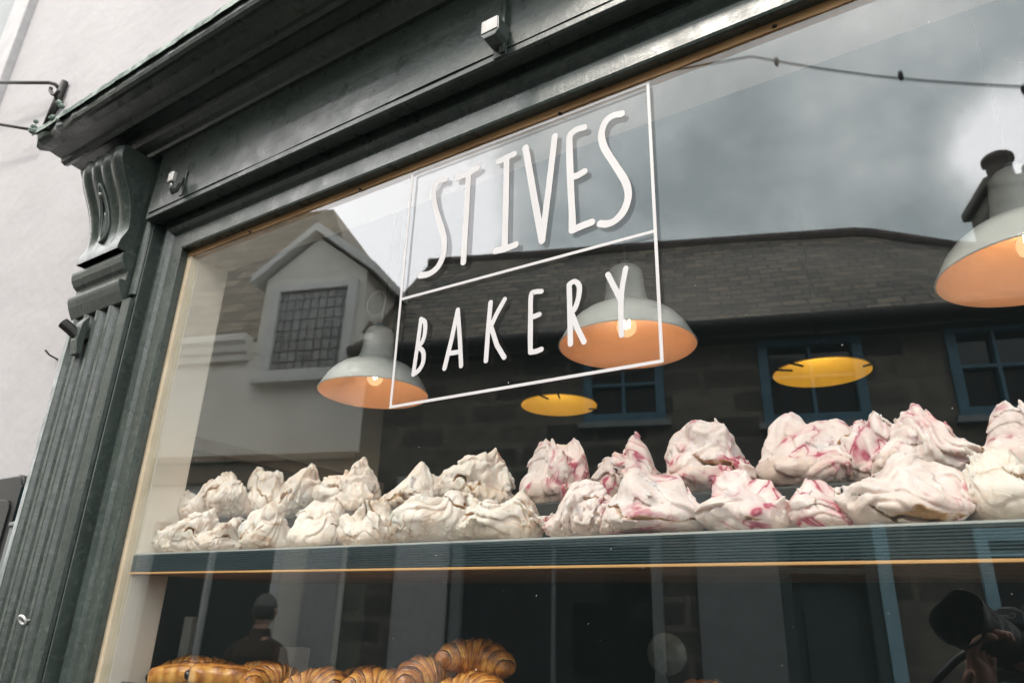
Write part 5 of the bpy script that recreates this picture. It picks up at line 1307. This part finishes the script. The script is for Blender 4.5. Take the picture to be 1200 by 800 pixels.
hand(Jp2, Ep, 'L', Jp['Lwrist'][0], (0.1, 0.3, -0.9), (1, 0, 0), (0.2, 0.4, 0.3), 1, 1); hand(Jp2, Ep, 'R', Jp['Rwrist'][0], (-0.1, 0.3, -0.9), (-1, 0, 0), (0.2, 0.4, 0.3), 1, -1)
idn = lambda J0: J0
skin_mesh('body', Jp2, Ep, 'skin', PD, 1)
clothes(['waist', 'chest', 'collar', 'pelvis', 'shL', 'elL', 'shR', 'elR', 'hipL', 'hipR'], 1.28, {'cuL': ('elL', 'Lwrist', 0.92), 'cuR': ('elR', 'Rwrist', 0.92), 'nk': ('collar', 'neck', 0.6)}, 'coat', 'brown_coat', PD, Jp, E_, idn)
clothes(['pelvis', 'hipL', 'knL', 'hipR', 'knR'], 1.12, {'hmL': ('knL', 'anL', 0.95), 'hmR': ('knR', 'anR', 0.95)}, 'trousers', 'dark_denim', PD, Jp, E_, idn)
for a, b2 in (('anL', 'toL'), ('anR', 'toR')):
    pa, pb = np.array(Jp[a][0]), np.array(Jp[b2][0])
    MB().tube([pa + np.array([0, -.04, -.035]), (pa + pb) / 2 + np.array([0, 0, -.012]), pb + np.array([0, .03, 0.002])], [0.048, 0.046, 0.032], 12).build('shoe', 'black_cloth', PD, smooth=True)
MB().lathe([(0.175, 1.36), (0.165, 1.40), (0.125, 1.44), (0.088, 1.475), (0.075, 1.52), (0.070, 1.545), (0.060, 1.55)], (0, 0.01, 0), 24).build('scarf', 'brown_coat', PD, smooth=True)
head_parts(PD, (0, 0.03, 1.66), (0.1, 1, 0), (0, 0, 1), 'skin', 'dark_hair', 'grey_hat')

# ------------------------------------------------------------------ sky and light
W = bpy.data.worlds.new('World'); SC.world = W; W.use_nodes = True
nt = W.node_tree; nt.nodes.clear()
out = nt.nodes.new('ShaderNodeOutputWorld')
SUN_EL, SUN_AZ = R_(51), R_(16)           # azimuth measured from -Y towards -X
sky = nt.nodes.new('ShaderNodeTexSky'); sky.sky_type = 'NISHITA'; sky.sun_disc = False; sky.sun_elevation = SUN_EL
sdir = Vector((-math.sin(SUN_AZ) * math.cos(SUN_EL), -math.cos(SUN_AZ) * math.cos(SUN_EL), math.sin(SUN_EL)))
sky.sun_rotation = math.atan2(sdir.x, sdir.y)
bg1 = nt.nodes.new('ShaderNodeBackground'); bg1.inputs['Strength'].default_value = 0.10; nt.links.new(sky.outputs[0], bg1.inputs[0])
tc = nt.nodes.new('ShaderNodeTexCoord')
nrm = nt.nodes.new('ShaderNodeVectorMath'); nrm.operation = 'NORMALIZE'; nt.links.new(tc.outputs['Generated'], nrm.inputs[0])
n1 = noise(nt, nrm.outputs[0], 2.2, 8, 0.62, 0.35)
n2 = noise(nt, nrm.outputs[0], 7.0, 8, 0.6, 0.2)
def blob(px, py, width):
    v = ray(px, py) * np.array([1, -1, 1]); v = v / np.linalg.norm(v)
    d_ = nt.nodes.new('ShaderNodeVectorMath'); d_.operation = 'DOT_PRODUCT'; d_.inputs[1].default_value = tuple(v); nt.links.new(nrm.outputs[0], d_.inputs[0])
    m_ = nt.nodes.new('ShaderNodeMapRange'); m_.interpolation_type = 'SMOOTHSTEP'; m_.inputs[1].default_value = math.cos(R_(width)); m_.inputs[2].default_value = 1.0; nt.links.new(d_.outputs['Value'], m_.inputs[0])
    return m_.outputs[0]
b1 = blob(420, 265, 17); b2_ = blob(1200, 165, 6); dk = blob(1060, 215, 22); dk2 = blob(650, 190, 19)
dens = math_n(nt, 'ADD', n1, math_n(nt, 'MULTIPLY', b1, 0.34))
dens = math_n(nt, 'ADD', dens, math_n(nt, 'MULTIPLY', b2_, 0.36))
dens = math_n(nt, 'ADD', dens, math_n(nt, 'MULTIPLY', blob(980, 70, 24), 0.055))
dens = math_n(nt, 'SUBTRACT', dens, math_n(nt, 'MULTIPLY', dk2, 0.10))
dens = math_n(nt, 'SUBTRACT', dens, math_n(nt, 'MULTIPLY', dk, 0.17))
dens = math_n(nt, 'ADD', dens, math_n(nt, 'MULTIPLY_ADD', n2, 0.55, -0.265))
cr_ = ramp(nt, [(0.27, (0.50, 0.545, 0.55)), (0.42, (0.71, 0.75, 0.745)), (0.57, (1.0, 1.0, 0.985)), (0.72, (1.7, 1.64, 1.64))], dens)
bg2 = nt.nodes.new('ShaderNodeBackground'); bg2.inputs['Strength'].default_value = 1.85; nt.links.new(cr_.outputs[0], bg2.inputs[0])
mx = nt.nodes.new('ShaderNodeMixShader'); mx.inputs[0].default_value = 0.95
nt.links.new(bg1.outputs[0], mx.inputs[1]); nt.links.new(bg2.outputs[0], mx.inputs[2]); nt.links.new(mx.outputs[0], out.inputs[0])
sl = bpy.data.lights.new('sun', 'SUN'); sl.energy = 1.45; sl.angle = R_(10); sl.color = (1.0, 0.92, 0.82)
so = bpy.data.objects.new('sun', sl); COL.objects.link(so); so.rotation_euler = (-sdir).to_track_quat('-Z', 'Y').to_euler()

# ------------------------------------------------------------------ output
SC.view_settings.view_transform = 'Standard'; SC.view_settings.look = 'None'; SC.view_settings.exposure = 0.95; SC.view_settings.gamma = 1; SC.view_settings.use_curve_mapping = False
SC.render.engine = 'CYCLES'
cy = SC.cycles; cy.use_denoising = True; cy.max_bounces = 10; cy.diffuse_bounces = 4; cy.glossy_bounces = 5; cy.transparent_max_bounces = 12; cy.transmission_bounces = 4
cy.caustics_reflective = False; cy.caustics_refractive = False; cy.sample_clamp_indirect = 6
try: cy.denoiser = 'OPENIMAGEDENOISE'
except Exception: pass
